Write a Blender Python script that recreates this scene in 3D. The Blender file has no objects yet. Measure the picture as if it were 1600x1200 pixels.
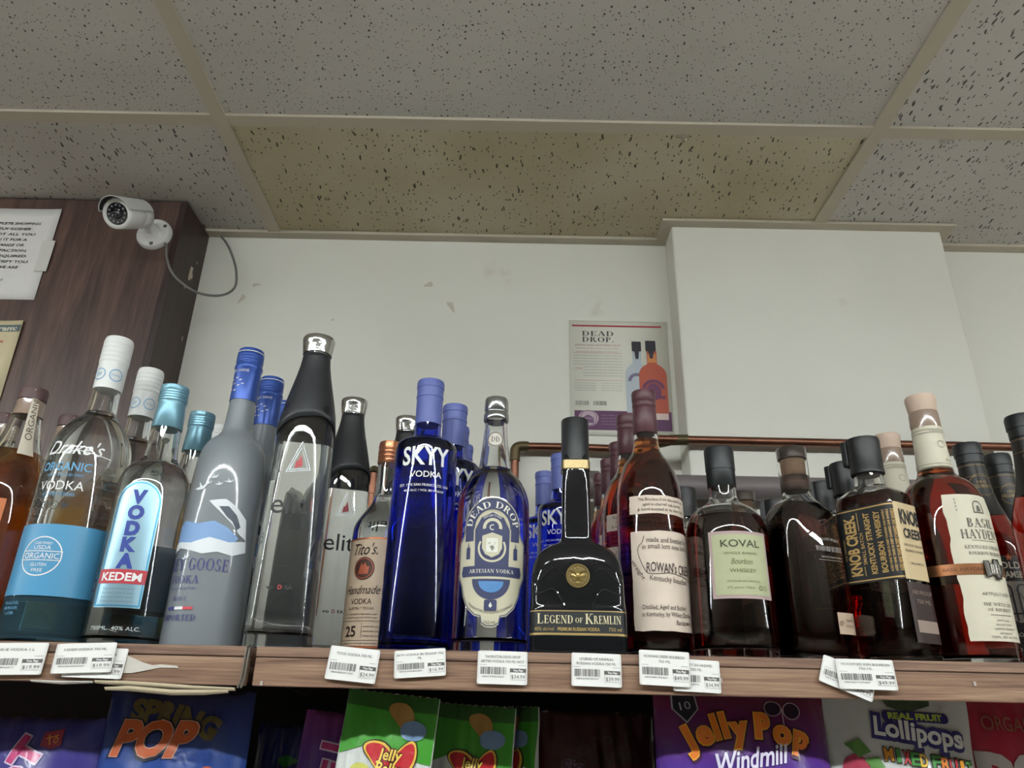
import bpy, bmesh, math, random
from math import sin, cos, pi, radians, sqrt
from mathutils import Vector, Matrix
from mathutils.geometry import tessellate_polygon
random.seed(7)
SC = bpy.context.scene
COL = SC.collection
CZ = 1.477            # height of the photographer's lens above the floor
ZS = CZ + 0.055       # top of the bottle shelf
HC = CZ + 0.9966      # underside of the suspended ceiling
YW, YC, YK = 1.4635, 1.389, 1.334   # rear wall, pillar face, wood panel face
LIP = 0.78            # front of the shelf lip

# ---------------------------------------------------------------- camera, world, exposure
cam = bpy.data.cameras.new('camera')
cam.sensor_width = 36.0
cam.lens = 36.0 * 1176.0 / 1600.0
cam.clip_start = 0.01
camo = bpy.data.objects.new('camera', cam)
COL.objects.link(camo)
_p, _y, _r = radians(23.613), radians(0.24), radians(1.262)
_f = Vector((-sin(_y) * cos(_p), cos(_y) * cos(_p), sin(_p)))
_rt = Vector((cos(_y), sin(_y), 0))
_up = _rt.cross(_f)
_r2 = _rt * cos(_r) + _up * sin(_r)
_u2 = -_rt * sin(_r) + _up * cos(_r)
camo.matrix_world = Matrix(((_r2.x, _u2.x, -_f.x, 0), (_r2.y, _u2.y, -_f.y, 0), (_r2.z, _u2.z, -_f.z, CZ), (0, 0, 0, 1)))
SC.camera = camo

world = bpy.data.worlds.new('world')
SC.world = world
world.use_nodes = True
world.node_tree.nodes['Background'].inputs[0].default_value = (0.97, 1.0, 0.99, 1)
world.node_tree.nodes['Background'].inputs[1].default_value = 0.3
TUBE_STRENGTH = 104.0

SC.view_settings.view_transform = 'Standard'
SC.view_settings.look = 'None'
SC.view_settings.gamma = 1.0
SC.view_settings.use_curve_mapping = False
SC.view_settings.exposure = 0.0
SC.cycles.max_bounces = 22
SC.cycles.transmission_bounces = 22
SC.cycles.glossy_bounces = 6
SC.cycles.diffuse_bounces = 4
SC.cycles.transparent_max_bounces = 16
SC.cycles.use_denoising = True
SC.cycles.sample_clamp_indirect = 6.0
SC.cycles.blur_glossy = 0.5

# ---------------------------------------------------------------- materials
def lin(c):
    return tuple((v / 12.92 if v <= 0.04045 else ((v + 0.055) / 1.055) ** 2.4) for v in c)
def hx(s):
    return lin(tuple(int(s[i:i + 2], 16) / 255 for i in (0, 2, 4)))
MATS = {}
def mat(name, col='808080', rough=0.5, metal=0.0, trans=0.0, ior=1.45, noise=0.0, nscale=40.0, emit=0.0, coat=0.0, bump=0.0, spec=None, absorb=None):
    if name in MATS:
        return MATS[name]
    m = bpy.data.materials.new(name); m.use_nodes = True
    nt = m.node_tree; b = nt.nodes['Principled BSDF']
    c = hx(col) if isinstance(col, str) else col
    b.inputs['Base Color'].default_value = (*c, 1)
    b.inputs['Roughness'].default_value = rough
    b.inputs['Metallic'].default_value = metal
    b.inputs['Transmission Weight'].default_value = trans
    b.inputs['IOR'].default_value = ior
    if spec is not None: b.inputs['Specular IOR Level'].default_value = spec
    if coat: b.inputs['Coat Weight'].default_value = coat; b.inputs['Coat Roughness'].default_value = 0.08
    if emit:
        b.inputs['Emission Color'].default_value = (0.935, 1.0, 1.0, 1); b.inputs['Emission Strength'].default_value = emit
    if noise or bump:
        tc = nt.nodes.new('ShaderNodeTexCoord'); n = nt.nodes.new('ShaderNodeTexNoise')
        n.inputs['Scale'].default_value = nscale; n.inputs['Detail'].default_value = 4
        nt.links.new(tc.outputs['Object'], n.inputs['Vector'])
        if noise:
            mx = nt.nodes.new('ShaderNodeMix'); mx.data_type = 'RGBA'
            mx.inputs[6].default_value = (*[v * (1 - noise) for v in c], 1); mx.inputs[7].default_value = (*[min(1, v * (1 + noise)) for v in c], 1)
            nt.links.new(n.outputs['Fac'], mx.inputs[0]); nt.links.new(mx.outputs[2], b.inputs['Base Color'])
        if bump:
            bp = nt.nodes.new('ShaderNodeBump'); bp.inputs['Strength'].default_value = bump; bp.inputs['Distance'].default_value = 0.002
            nt.links.new(n.outputs['Fac'], bp.inputs['Height']); nt.links.new(bp.outputs[0], b.inputs['Normal'])
    if absorb:
        va = nt.nodes.new('ShaderNodeVolumeAbsorption')
        mxs = max(absorb)
        va.inputs['Color'].default_value = (*[1 - a / mxs for a in absorb], 1)
        va.inputs['Density'].default_value = mxs
        nt.links.new(va.outputs[0], nt.nodes['Material Output'].inputs['Volume'])
    MATS[name] = m
    return m

def ramp(nt, fac, stops):
    r = nt.nodes.new('ShaderNodeValToRGB')
    el = r.color_ramp.elements
    while len(el) < len(stops): el.new(0.5)
    for e, (p, c) in zip(el, stops):
        e.position = p; e.color = (*c, 1)
    nt.links.new(fac, r.inputs[0])
    return r.outputs[0]

def math_n(nt, op, a, b=None):
    n = nt.nodes.new('ShaderNodeMath'); n.operation = op
    for i, v in enumerate((a, b)):
        if v is None: continue
        if isinstance(v, (int, float)): n.inputs[i].default_value = v
        else: nt.links.new(v, n.inputs[i])
    return n.outputs[0]

def wood(name, c0, c1, c2, scale=(1, 1, 1), rough=0.4, rings=14.0):
    if name in MATS: return MATS[name]
    m = bpy.data.materials.new(name); m.use_nodes = True; nt = m.node_tree; b = nt.nodes['Principled BSDF']
    tc = nt.nodes.new('ShaderNodeTexCoord'); mp = nt.nodes.new('ShaderNodeMapping'); mp.inputs['Scale'].default_value = scale
    nt.links.new(tc.outputs['Object'], mp.inputs['Vector'])
    n1 = nt.nodes.new('ShaderNodeTexNoise'); n1.inputs['Scale'].default_value = rings; n1.inputs['Detail'].default_value = 6; n1.inputs['Roughness'].default_value = 0.62; n1.inputs['Distortion'].default_value = 0.6
    n2 = nt.nodes.new('ShaderNodeTexNoise'); n2.inputs['Scale'].default_value = rings * 6; n2.inputs['Detail'].default_value = 3
    for n in (n1, n2): nt.links.new(mp.outputs[0], n.inputs['Vector'])
    f = math_n(nt, 'ADD', math_n(nt, 'MULTIPLY', n1.outputs['Fac'], 0.72), math_n(nt, 'MULTIPLY', n2.outputs['Fac'], 0.28))
    nt.links.new(ramp(nt, f, [(0.36, hx(c0)), (0.50, hx(c1)), (0.64, hx(c2))]), b.inputs['Base Color'])
    b.inputs['Roughness'].default_value = rough
    MATS[name] = m
    return m

def tile_mat(name, base, dots, fiss, stain=None, seed=0.0):
    """mineral fibre ceiling tile: pin holes and fissures recessed in a painted board"""
    m = bpy.data.materials.new(name); m.use_nodes = True; nt = m.node_tree; b = nt.nodes['Principled BSDF']
    tc = nt.nodes.new('ShaderNodeTexCoord'); mp = nt.nodes.new('ShaderNodeMapping'); mp.inputs['Location'].default_value = (seed, seed * .7, 0)
    nt.links.new(tc.outputs['Object'], mp.inputs['Vector'])
    vec = mp.outputs[0]
    wn = nt.nodes.new('ShaderNodeTexNoise'); wn.inputs['Scale'].default_value = 22; wn.inputs['Detail'].default_value = 2
    nt.links.new(vec, wn.inputs['Vector'])
    sub = nt.nodes.new('ShaderNodeVectorMath'); sub.operation = 'SUBTRACT'; sub.inputs[1].default_value = (.5, .5, .5)
    nt.links.new(wn.outputs['Color'], sub.inputs[0])
    scl = nt.nodes.new('ShaderNodeVectorMath'); scl.operation = 'SCALE'; scl.inputs['Scale'].default_value = 0.022
    nt.links.new(sub.outputs[0], scl.inputs[0])
    add = nt.nodes.new('ShaderNodeVectorMath'); add.operation = 'ADD'
    nt.links.new(vec, add.inputs[0]); nt.links.new(scl.outputs[0], add.inputs[1])
    holes = None
    def layer(scale, stretch, rad, keep, rot, src=add.outputs[0]):
        mm = nt.nodes.new('ShaderNodeMapping'); mm.inputs['Scale'].default_value = stretch; mm.inputs['Rotation'].default_value = (0, 0, rot)
        nt.links.new(src, mm.inputs['Vector'])
        v = nt.nodes.new('ShaderNodeTexVoronoi'); v.voronoi_dimensions = '2D'; v.inputs['Scale'].default_value = scale; v.inputs['Randomness'].default_value = 1
        nt.links.new(mm.outputs[0], v.inputs['Vector'])
        sep = nt.nodes.new('ShaderNodeSeparateColor'); nt.links.new(v.outputs['Color'], sep.inputs[0])
        r = math_n(nt, 'MULTIPLY', sep.outputs[1], rad)
        a = math_n(nt, 'LESS_THAN', v.outputs['Distance'], r)
        k = math_n(nt, 'LESS_THAN', sep.outputs[0], keep)
        return math_n(nt, 'MULTIPLY', a, k)
    for i in range(dots):
        h = layer(88 + 70 * i, (1, .85, 1), .175, .5, .5 * i, vec)
        holes = h if holes is None else math_n(nt, 'MAXIMUM', holes, h)
    for i in range(fiss):
        h = layer(70 + 16 * i, (1, .28, 1), .16, .42, [.55, -.25, 1.0][i % 3])
        holes = h if holes is None else math_n(nt, 'MAXIMUM', holes, h)
    c = hx(base)
    big = nt.nodes.new('ShaderNodeTexNoise'); big.inputs['Scale'].default_value = 3.2; big.inputs['Detail'].default_value = 5
    nt.links.new(vec, big.inputs['Vector'])
    lo = hx(stain) if stain else tuple(v * .9 for v in c)
    basec = ramp(nt, big.outputs['Fac'], [(.33, lo), (.62, c)])
    mx = nt.nodes.new('ShaderNodeMix'); mx.data_type = 'RGBA'
    mx.inputs[7].default_value = (*[v * .2 for v in c], 1)
    nt.links.new(holes, mx.inputs[0]); nt.links.new(basec, mx.inputs[6]); nt.links.new(mx.outputs[2], b.inputs['Base Color'])
    fine = nt.nodes.new('ShaderNodeTexNoise'); fine.inputs['Scale'].default_value = 420
    nt.links.new(vec, fine.inputs['Vector'])
    hgt = math_n(nt, 'SUBTRACT', math_n(nt, 'MULTIPLY', fine.outputs['Fac'], .35), holes)
    bp = nt.nodes.new('ShaderNodeBump'); bp.inputs['Strength'].default_value = .5; bp.inputs['Distance'].default_value = .002
    nt.links.new(hgt, bp.inputs['Height']); nt.links.new(bp.outputs[0], b.inputs['Normal'])
    b.inputs['Roughness'].default_value = .9; b.inputs['Specular IOR Level'].default_value = .15
    MATS[name] = m
    return m

def glass(name, col=(1, 1, 1), rough=0.0, ior=1.5):
    return mat(name, col, rough, trans=1.0, ior=ior)

# ---------------------------------------------------------------- object helpers
def link(o, parent=None):
    COL.objects.link(o)
    if parent is not None: o.parent = parent
    return o
def mobj(name, verts, faces, m, parent=None, smooth=False, sharp=None):
    me = bpy.data.meshes.new(name)
    me.from_pydata([tuple(v) for v in verts], [], faces)
    me.update()
    if smooth:
        me.polygons.foreach_set('use_smooth', [True] * len(me.polygons))
        me.set_sharp_from_angle(angle=radians(sharp or 38))
    me.materials.append(m)
    return link(bpy.data.objects.new(name, me), parent)
def tag(o, label, cat, group=None):
    o['label'] = label; o['category'] = cat
    if group: o['group'] = group
    return o
def struct(o, label=None):
    o['kind'] = 'structure'
    if label: o['label'] = label
    return o
def empty(name, loc=(0, 0, 0), rz=0.0):
    o = bpy.data.objects.new(name, None); o.empty_display_size = .02
    link(o); o.location = loc; o.rotation_euler = (0, 0, rz)
    return o
def copy_tree(o, parent=None):
    c = o.copy(); link(c, parent)
    for ch in list(o.children): copy_tree(ch, c)
    return c
def box_vf(x0, x1, y0, y1, z0, z1, bev=0.0):
    if bev <= 0:
        v = [(x, y, z) for z in (z0, z1) for y in (y0, y1) for x in (x0, x1)]
        return v, [(0, 2, 3, 1), (4, 5, 7, 6), (0, 1, 5, 4), (2, 6, 7, 3), (0, 4, 6, 2), (1, 3, 7, 5)]
    bm = bmesh.new(); bmesh.ops.create_cube(bm, size=1)
    for v in bm.verts:
        v.co = ((x0 + x1) / 2 + v.co.x * (x1 - x0), (y0 + y1) / 2 + v.co.y * (y1 - y0), (z0 + z1) / 2 + v.co.z * (z1 - z0))
    bmesh.ops.bevel(bm, geom=bm.edges[:], offset=bev, segments=2, affect='EDGES', profile=.5)
    bm.verts.index_update()
    r = [tuple(v.co) for v in bm.verts], [tuple(q.index for q in f.verts) for f in bm.faces]
    bm.free()
    return r
def box(name, x0, x1, y0, y1, z0, z1, m, parent=None, bev=0.0):
    v, f = box_vf(x0, x1, y0, y1, z0, z1, bev)
    return mobj(name, v, f, m, parent)
def join_vf(parts):
    V, Fc = [], []
    for v, f in parts:
        o = len(V); V += list(v); Fc += [tuple(i + o for i in q) for q in f]
    return V, Fc
def chaikin(p, n=2):
    for _ in range(n):
        q = [p[0]]
        for a, b in zip(p, p[1:]):
            q.append(tuple(.75 * s + .25 * t for s, t in zip(a, b))); q.append(tuple(.25 * s + .75 * t for s, t in zip(a, b)))
        q.append(p[-1]); p = q
    return p
def ring(z, hw, hd, n, S, x=0, y=0):
    out = []
    for i in range(S):
        a = 2 * pi * i / S; c, s = cos(a), sin(a)
        e = 2.0 / n
        out.append((x + hw * math.copysign(abs(c) ** e, c), y + hd * math.copysign(abs(s) ** e, s), z))
    return out
def loft(rows, S=40, cap0=True, cap1=True, closed=False):
    """rows: (z, halfwidth, halfdepth, exponent)"""
    V, Fc = [], []
    for r in rows: V += ring(*r, S)
    for k in range(len(rows) - 1):
        for i in range(S):
            j = (i + 1) % S
            Fc.append((k * S + i, k * S + j, (k + 1) * S + j, (k + 1) * S + i))
    if cap0: Fc.append(tuple(range(S))[::-1])
    if cap1: Fc.append(tuple((len(rows) - 1) * S + i for i in range(S)))
    return V, Fc
def lathe(prof, S=40, **k):
    return loft([(z, r, r, 2) for z, r in prof], S, **k)
def tube(path, r, S=12, caps=True):
    P = [Vector(p) for p in path]; V, Fc = [], []
    prev = None
    for i, p in enumerate(P):
        t = (P[min(i + 1, len(P) - 1)] - P[max(i - 1, 0)]).normalized()
        if prev is None:
            up = Vector((0, 0, 1)) if abs(t.z) < .9 else Vector((1, 0, 0))
            n = t.cross(up).normalized()
        else:
            n = (prev - t * prev.dot(t)).normalized()
        prev = n; b = t.cross(n)
        rr = r[i] if isinstance(r, (list, tuple)) else r
        for k in range(S):
            a = 2 * pi * k / S
            V.append(p + n * rr * cos(a) + b * rr * sin(a))
    for i in range(len(P) - 1):
        for k in range(S):
            j = (k + 1) % S
            Fc.append((i * S + k, i * S + j, (i + 1) * S + j, (i + 1) * S + k))
    if caps:
        Fc.append(tuple(range(S))[::-1]); Fc.append(tuple((len(P) - 1) * S + i for i in range(S)))
    return V, Fc
def bez(p, n=10):
    """Catmull-Rom through points"""
    P = [Vector(q) for q in p]; P = [P[0] * 2 - P[1]] + P + [P[-1] * 2 - P[-2]]; out = []
    for i in range(1, len(P) - 2):
        a, b, c, d = P[i - 1:i + 3]
        for k in range(n):
            t = k / n
            out.append(.5 * ((2 * b) + (c - a) * t + (2 * a - 5 * b + 4 * c - d) * t * t + (3 * b - a - 3 * c + d) * t ** 3))
    out.append(P[-2])
    return out

# ---------------------------------------------------------------- lettering
_FONTC = {}
def sans(s, bold=0.0):
    """outline mesh of a word in the built-in face, normalised to capital height 1"""
    key = (s, bold)
    if key not in _FONTC:
        cu = bpy.data.curves.new('t', 'FONT'); cu.body = s; cu.size = 1.0; cu.resolution_u = 3; cu.offset = bold
        cu.fill_mode = 'FRONT'
        o = bpy.data.objects.new('t', cu)
        me = o.to_mesh()
        v = [(p.co.x / .729, p.co.y / .729) for p in me.vertices]; f = [tuple(p.vertices) for p in me.polygons]
        o.to_mesh_clear(); bpy.data.objects.remove(o); bpy.data.curves.remove(cu)
        _FONTC[key] = (v, f)
    return _FONTC[key]
T_, t_ = .17, .055
GL = {
 'A': (.86, [('L', .13, 0, .43, 1, t_), ('L', .43, 1, .73, 0, T_), ('H', .24, .6, .33), ('S', .13, 0), ('S', .73, 0)]),
 'B': (.74, [('L', .2, 0, .2, 1, T_), ('C', .34, .76, .24, .24, -90, 90), ('C', .36, .27, .28, .27, -90, 90), ('H', .1, .36, .025), ('H', .1, .36, .975), ('H', .2, .36, .52)]),
 'C': (.82, [('C', .46, .5, .38, .5, 50, 310), ('V', .72, .66, .92)]),
 'D': (.86, [('L', .2, 0, .2, 1, T_), ('C', .36, .5, .42, .5, -90, 90), ('H', .06, .38, .025), ('H', .06, .38, .975)]),
 'E': (.72, [('L', .2, 0, .2, 1, T_), ('H', .06, .62, .025), ('H', .06, .6, .975), ('H', .2, .48, .52), ('V', .62, 0, .24), ('V', .6, .78, 1), ('V', .48, .42, .62)]),
 'F': (.68, [('L', .2, 0, .2, 1, T_), ('S', .2, 0), ('H', .06, .6, .975), ('H', .2, .48, .5), ('V', .6, .78, 1), ('V', .48, .4, .6)]),
 'G': (.88, [('C', .46, .5, .38, .5, 50, 310), ('V', .74, .68, .92), ('L', .72, .08, .72, .42, T_), ('H', .58, .84, .42)]),
 'H': (.92, [('L', .2, 0, .2, 1, T_), ('L', .72, 0, .72, 1, T_), ('H', .2, .72, .52), ('S', .2, 0), ('S', .72, 0), ('S', .2, 1), ('S', .72, 1)]),
 'I': (.42, [('L', .21, 0, .21, 1, T_), ('S', .21, 0), ('S', .21, 1)]),
 'J': (.5, [('L', .3, .1, .3, 1, T_), ('C', .18, .12, .14, .14, 180, 360), ('S', .3, 1)]),
 'K': (.88, [('L', .2, 0, .2, 1, T_), ('L', .28, .48, .68, 1, t_), ('L', .38, .58, .74, 0, T_), ('S', .2, 0), ('S', .2, 1), ('S', .68, 1), ('S', .74, 0)]),
 'L': (.7, [('L', .2, 0, .2, 1, T_), ('S', .2, 1), ('H', .06, .62, .025), ('V', .62, 0, .26)]),
 'M': (1.06, [('L', .16, 0, .2, 1, t_), ('L', .22, 1, .52, .05, T_), ('L', .52, .05, .82, 1, t_), ('L', .86, 0, .84, 1, T_), ('S', .16, 0), ('S', .86, 0), ('S', .18, 1), ('S', .86, 1)]),
 'N': (.92, [('L', .17, 0, .17, 1, t_), ('L', .2, 1, .74, 0, T_), ('L', .74, 0, .74, 1, t_), ('S', .17, 0), ('S', .17, 1), ('S', .74, 1)]),
 'O': (.9, [('C', .45, .5, .38, .5, 0, 360)]),
 'P': (.72, [('L', .2, 0, .2, 1, T_), ('C', .34, .73, .26, .27, -90, 90), ('H', .06, .36, .975), ('H', .2, .36, .48), ('S', .2, 0)]),
 'R': (.84, [('L', .2, 0, .2, 1, T_), ('C', .34, .74, .25, .26, -90, 90), ('H', .06, .36, .975), ('H', .2, .36, .5), ('L', .42, .5, .7, 0, T_), ('S', .2, 0), ('S', .7, 0)]),
 'S': (.64, [('C', .31, .74, .22, .26, 35, 270), ('C', .32, .25, .25, .25, -145, 90), ('V', .52, .74, .95), ('V', .08, .05, .27)]),
 'T': (.76, [('L', .38, 0, .38, 1, T_), ('S', .38, 0), ('H', .06, .7, .975), ('V', .07, .76, 1), ('V', .69, .76, 1)]),
 'U': (.88, [('L', .2, .3, .2, 1, T_), ('C', .44, .32, .26, .32, 180, 360), ('L', .7, .3, .7, 1, t_), ('S', .2, 1), ('S', .7, 1)]),
 'V': (.84, [('L', .12, 1, .42, 0, T_), ('L', .42, 0, .72, 1, t_), ('S', .12, 1), ('S', .72, 1)]),
 'W': (1.16, [('L', .12, 1, .36, 0, T_), ('L', .36, 0, .58, 1, t_), ('L', .58, 1, .82, 0, T_), ('L', .82, 0, 1.04, 1, t_), ('S', .12, 1), ('S', .58, 1), ('S', 1.04, 1)]),
 'Y': (.84, [('L', .12, 1, .42, .45, T_), ('L', .42, .45, .72, 1, t_), ('L', .42, 0, .42, .47, T_), ('S', .12, 1), ('S', .72, 1), ('S', .42, 0)]),
 "'": (.24, [('L', .12, .72, .12, 1, .1)]), '.': (.24, [('L', .12, 0, .12, .13, .14)]), ' ': (.36, []),
}
def serif(s, sp=.02):
    V, Fc, x = [], [], 0.0
    def quad(a, b, c, d):
        o = len(V); V.extend([a, b, c, d]); Fc.append((o, o + 1, o + 2, o + 3))
    for ch in s.upper():
        w, st = GL.get(ch, (.4, []))
        for q in st:
            if q[0] == 'L':
                _, x0, y0, x1, y1, k = q; k /= 2
                quad((x + x0 - k, y0), (x + x0 + k, y0), (x + x1 + k, y1), (x + x1 - k, y1))
            elif q[0] == 'H': quad((x + q[1], q[3] - .028), (x + q[2], q[3] - .028), (x + q[2], q[3] + .028), (x + q[1], q[3] + .028))
            elif q[0] == 'V': quad((x + q[1] - .028, q[2]), (x + q[1] + .028, q[2]), (x + q[1] + .028, q[3]), (x + q[1] - .028, q[3]))
            elif q[0] == 'S':
                y0 = q[2] if q[2] < .5 else q[2] - .05
                quad((x + q[1] - .16, y0), (x + q[1] + .16, y0), (x + q[1] + .16, y0 + .05), (x + q[1] - .16, y0 + .05))
            else:
                _, cx, cy, rx, ry, a0, a1 = q; n = max(6, int(abs(a1 - a0) / 22))
                pr = None
                for i in range(n + 1):
                    a = radians(a0 + (a1 - a0) * i / n); k = t_ + (T_ - t_) * abs(cos(a)) ** 1.4
                    o_ = (x + cx + rx * cos(a), cy + ry * sin(a)); i_ = (x + cx + (rx - k) * cos(a), cy + max(ry - k, ry - t_ * 1.1) * sin(a))
                    if pr: quad(pr[0], o_, i_, pr[1])
                    pr = (o_, i_)
        x += w + sp
    return V, Fc

class Print:
    """flat print laid out in metres (u right, v up) and laid on a surface by a mapping function"""
    def __init__(s): s.parts = []
    def add(s, v, f): s.parts.append((v, f)); return s
    def rect(s, x0, y0, x1, y1): return s.add([(x0, y0), (x1, y0), (x1, y1), (x0, y1)], [(0, 1, 2, 3)])
    def poly(s, pts):
        tr = tessellate_polygon([[Vector((p[0], p[1], 0)) for p in pts]])
        return s.add(list(pts), [tuple(t) for t in tr])
    def rrect(s, x0, y0, x1, y1, r, n=4):
        return s.poly(rr_pts(x0, y0, x1, y1, r, n))
    def disc(s, cx, cy, rx, ry=None, n=24):
        ry = ry or rx
        return s.poly([(cx + rx * cos(2 * pi * i / n), cy + ry * sin(2 * pi * i / n)) for i in range(n)])
    def arc(s, cx, cy, r0, r1, a0=0, a1=360, n=28, ky=1.0):
        v, f = [], []
        for i in range(n + 1):
            a = radians(a0 + (a1 - a0) * i / n)
            v += [(cx + r0 * cos(a), cy + ky * r0 * sin(a)), (cx + r1 * cos(a), cy + ky * r1 * sin(a))]
        for i in range(n): f.append((2 * i, 2 * i + 1, 2 * i + 3, 2 * i + 2))
        return s.add(v, f)
    def line(s, pts, w):
        """stroke of even width along a polyline"""
        P = [Vector((p[0], p[1])) for p in pts]; v, f = [], []
        for i, p in enumerate(P):
            t = (P[min(i + 1, len(P) - 1)] - P[max(i - 1, 0)])
            t = t.normalized() if t.length > 1e-9 else Vector((1, 0)); n = Vector((-t.y, t.x)) * w / 2
            v += [tuple(p + n), tuple(p - n)]
        for i in range(len(P) - 1): f.append((2 * i, 2 * i + 1, 2 * i + 3, 2 * i + 2))
        return s.add(v, f)
    def outline(s, pts, w): return s.line(list(pts) + [pts[0], pts[1]], w)
    def text(s, t, cx, cy, h, w=None, face='sans', bold=0.0, rot=0.0, bend=None, shear=0.0, align='c', jit=0.0):
        v, f = (sans(t, bold) if face == 'sans' else serif(t))
        if not v: return s
        x0 = min(p[0] for p in v); x1 = max(p[0] for p in v)
        k = h; kx = (w / (x1 - x0)) if w else h
        off = {'c': (x0 + x1) / 2, 'l': x0, 'r': x1}[align]
        out = []
        for x, y in v:
            X = (x - off) * kx + shear * (y - .5) * k; Y = (y - .5) * k
            if jit: Y += jit * sin(X * 310 + 1.3) * k
            if bend:      # radius, positive arches upwards
                a = X / bend; rr_ = bend + Y
                X, Y = rr_ * sin(a), rr_ * cos(a) - bend
            if rot:
                c, q = cos(rot), sin(rot); X, Y = X * c - Y * q, X * q + Y * c
            out.append((cx + X, cy + Y))
        return s.add(out, f)
    def build(s, name, m, parent, fn, su=.006, sv=None):
        V, Fc = join_vf([([(a, b, 0) for a, b in v], f) for v, f in s.parts])
        me = bpy.data.meshes.new(name); me.from_pydata(V, [], Fc)
        bm = bmesh.new(); bm.from_mesh(me)
        for ax, st in ((0, su), (1, sv)):
            if not st: continue
            lo = min(v[ax] for v in V); hi = max(v[ax] for v in V)
            k = math.ceil(lo / st)
            while k * st < hi:
                co = [0, 0, 0]; no = [0, 0, 0]; co[ax] = k * st; no[ax] = 1
                bmesh.ops.bisect_plane(bm, geom=bm.verts[:] + bm.edges[:] + bm.faces[:], plane_co=co, plane_no=no, dist=1e-7)
                k += 1
        for v in bm.verts: v.co = fn(v.co.x, v.co.y)
        bm.to_mesh(me); bm.free()
        me.polygons.foreach_set('use_smooth', [True] * len(me.polygons))
        me.materials.append(m)
        return link(bpy.data.objects.new(name, me), parent)
def rr_pts(x0, y0, x1, y1, r, n=4):
    out = []
    for cx, cy, a0 in ((x1 - r, y1 - r, 0), (x0 + r, y1 - r, 90), (x0 + r, y0 + r, 180), (x1 - r, y0 + r, 270)):
        for i in range(n + 1):
            a = radians(a0 + 90 * i / n); out.append((cx + r * cos(a), cy + r * sin(a)))
    return out
def interp(prof, z):
    if z <= prof[0][0]: return prof[0][1]
    for a, b in zip(prof, prof[1:]):
        if a[0] <= z <= b[0]:
            t = (z - a[0]) / max(b[0] - a[0], 1e-9)
            return a[1] + (b[1] - a[1]) * t
    return prof[-1][1]
def on_cyl(prof, R0, eps=.0005, turn=0.0):
    def fn(u, v):
        r = interp(prof, v) + eps; a = u / R0 + turn
        return (r * sin(a), -r * cos(a), v)
    return fn
def on_plane_y(y, x=0, z=0):           # faces the camera (-Y)
    return lambda u, v: (x + u, y, z + v)
def barcode(p, x0, y0, x1, y1, seed):
    rnd = random.Random(seed); x = x0
    while x < x1:
        w = rnd.choice((.0004, .0004, .0007, .001)); p.rect(x, y0, min(x + w, x1), y1); x += w + rnd.choice((.0004, .0006, .0009))
# ---------------------------------------------------------------- the room
def wall_mat():
    m = bpy.data.materials.new('painted_plaster'); m.use_nodes = True; nt = m.node_tree; b = nt.nodes['Principled BSDF']
    tc = nt.nodes.new('ShaderNodeTexCoord')
    n1 = nt.nodes.new('ShaderNodeTexNoise'); n1.inputs['Scale'].default_value = 2.3; n1.inputs['Detail'].default_value = 5
    n2 = nt.nodes.new('ShaderNodeTexNoise'); n2.inputs['Scale'].default_value = 9; n2.inputs['Detail'].default_value = 6; n2.inputs['Roughness'].default_value = .6
    n3 = nt.nodes.new('ShaderNodeTexNoise'); n3.inputs['Scale'].default_value = 130
    for n in (n1, n2, n3): nt.links.new(tc.outputs['Object'], n.inputs['Vector'])
    c1 = ramp(nt, n1.outputs['Fac'], [(.3, hx('d3d0c6')), (.7, hx('dcdad0'))])
    mx = nt.nodes.new('ShaderNodeMix'); mx.data_type = 'RGBA'; mx.inputs[7].default_value = (*hx('b9b2a0'), 1)
    sp = ramp(nt, n2.outputs['Fac'], [(.68, (0, 0, 0)), (.78, (.5, .5, .5))])
    nt.links.new(sp, mx.inputs[0]); nt.links.new(c1, mx.inputs[6]); nt.links.new(mx.outputs[2], b.inputs['Base Color'])
    bp = nt.nodes.new('ShaderNodeBump'); bp.inputs['Strength'].default_value = .08; bp.inputs['Distance'].default_value = .002
    nt.links.new(n3.outputs['Fac'], bp.inputs['Height']); nt.links.new(bp.outputs[0], b.inputs['Normal'])
    b.inputs['Roughness'].default_value = .6
    MATS['painted_plaster'] = m
    return m
M_WALL = wall_mat()
M_TEE = mat('tee_paint', 'b9b1a0', .55, noise=.06, nscale=8)
struct(box('floor', -9.6, 9.6, -9.2, 1.55, -.05, 0, mat('vinyl_floor', 'aca79e', .45, noise=.1, nscale=6)))
w = struct(box('wall_back', -9.6, 9.6, YW, 1.6, 0, HC + .05, M_WALL), 'cream painted wall behind the bottles')
struct(box('wall_pillar', .3406, .9358, YC, YW + .001, 0, HC + .05, M_WALL, bev=.004), 'cream boxed-out pillar standing proud of the wall')
struct(box('wall_front', -9.6, 9.6, -9.3, -9.2, 0, HC + .05, mat('far_wall', '5f5951', .8, noise=.3, nscale=3)))
struct(box('wall_left', -9.7, -9.6, -9.2, 1.55, 0, HC + .05, MATS['far_wall']))
struct(box('wall_right', 9.6, 9.7, -9.2, 1.55, 0, HC + .05, MATS['far_wall']))
# scuffs and filled dents on the paint
pr = Print()
for x, z, rx, rz_, a in ((-.198, .879, .010, .006, .3), (-.145, .825, .006, .015, .5), (-.404, .785, .003, .003, 0), (-.586, .870, .009, .004, .2), (-.612, .834, .005, .012, -.5)):
    pts = []
    for i in range(14):
        t = 2 * pi * i / 14; k = 1 + .25 * sin(3 * t + x * 40)
        X, Z = rx * k * cos(t), rz_ * k * sin(t)
        pts.append((x + X * cos(a) - Z * sin(a), CZ + z + X * sin(a) + Z * cos(a)))
    pr.poly(pts)
pr.build('scuff', mat('scuff', 'c0b9a9', .8, noise=.25, nscale=150), w, on_plane_y(YW - .0006), su=None)

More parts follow.
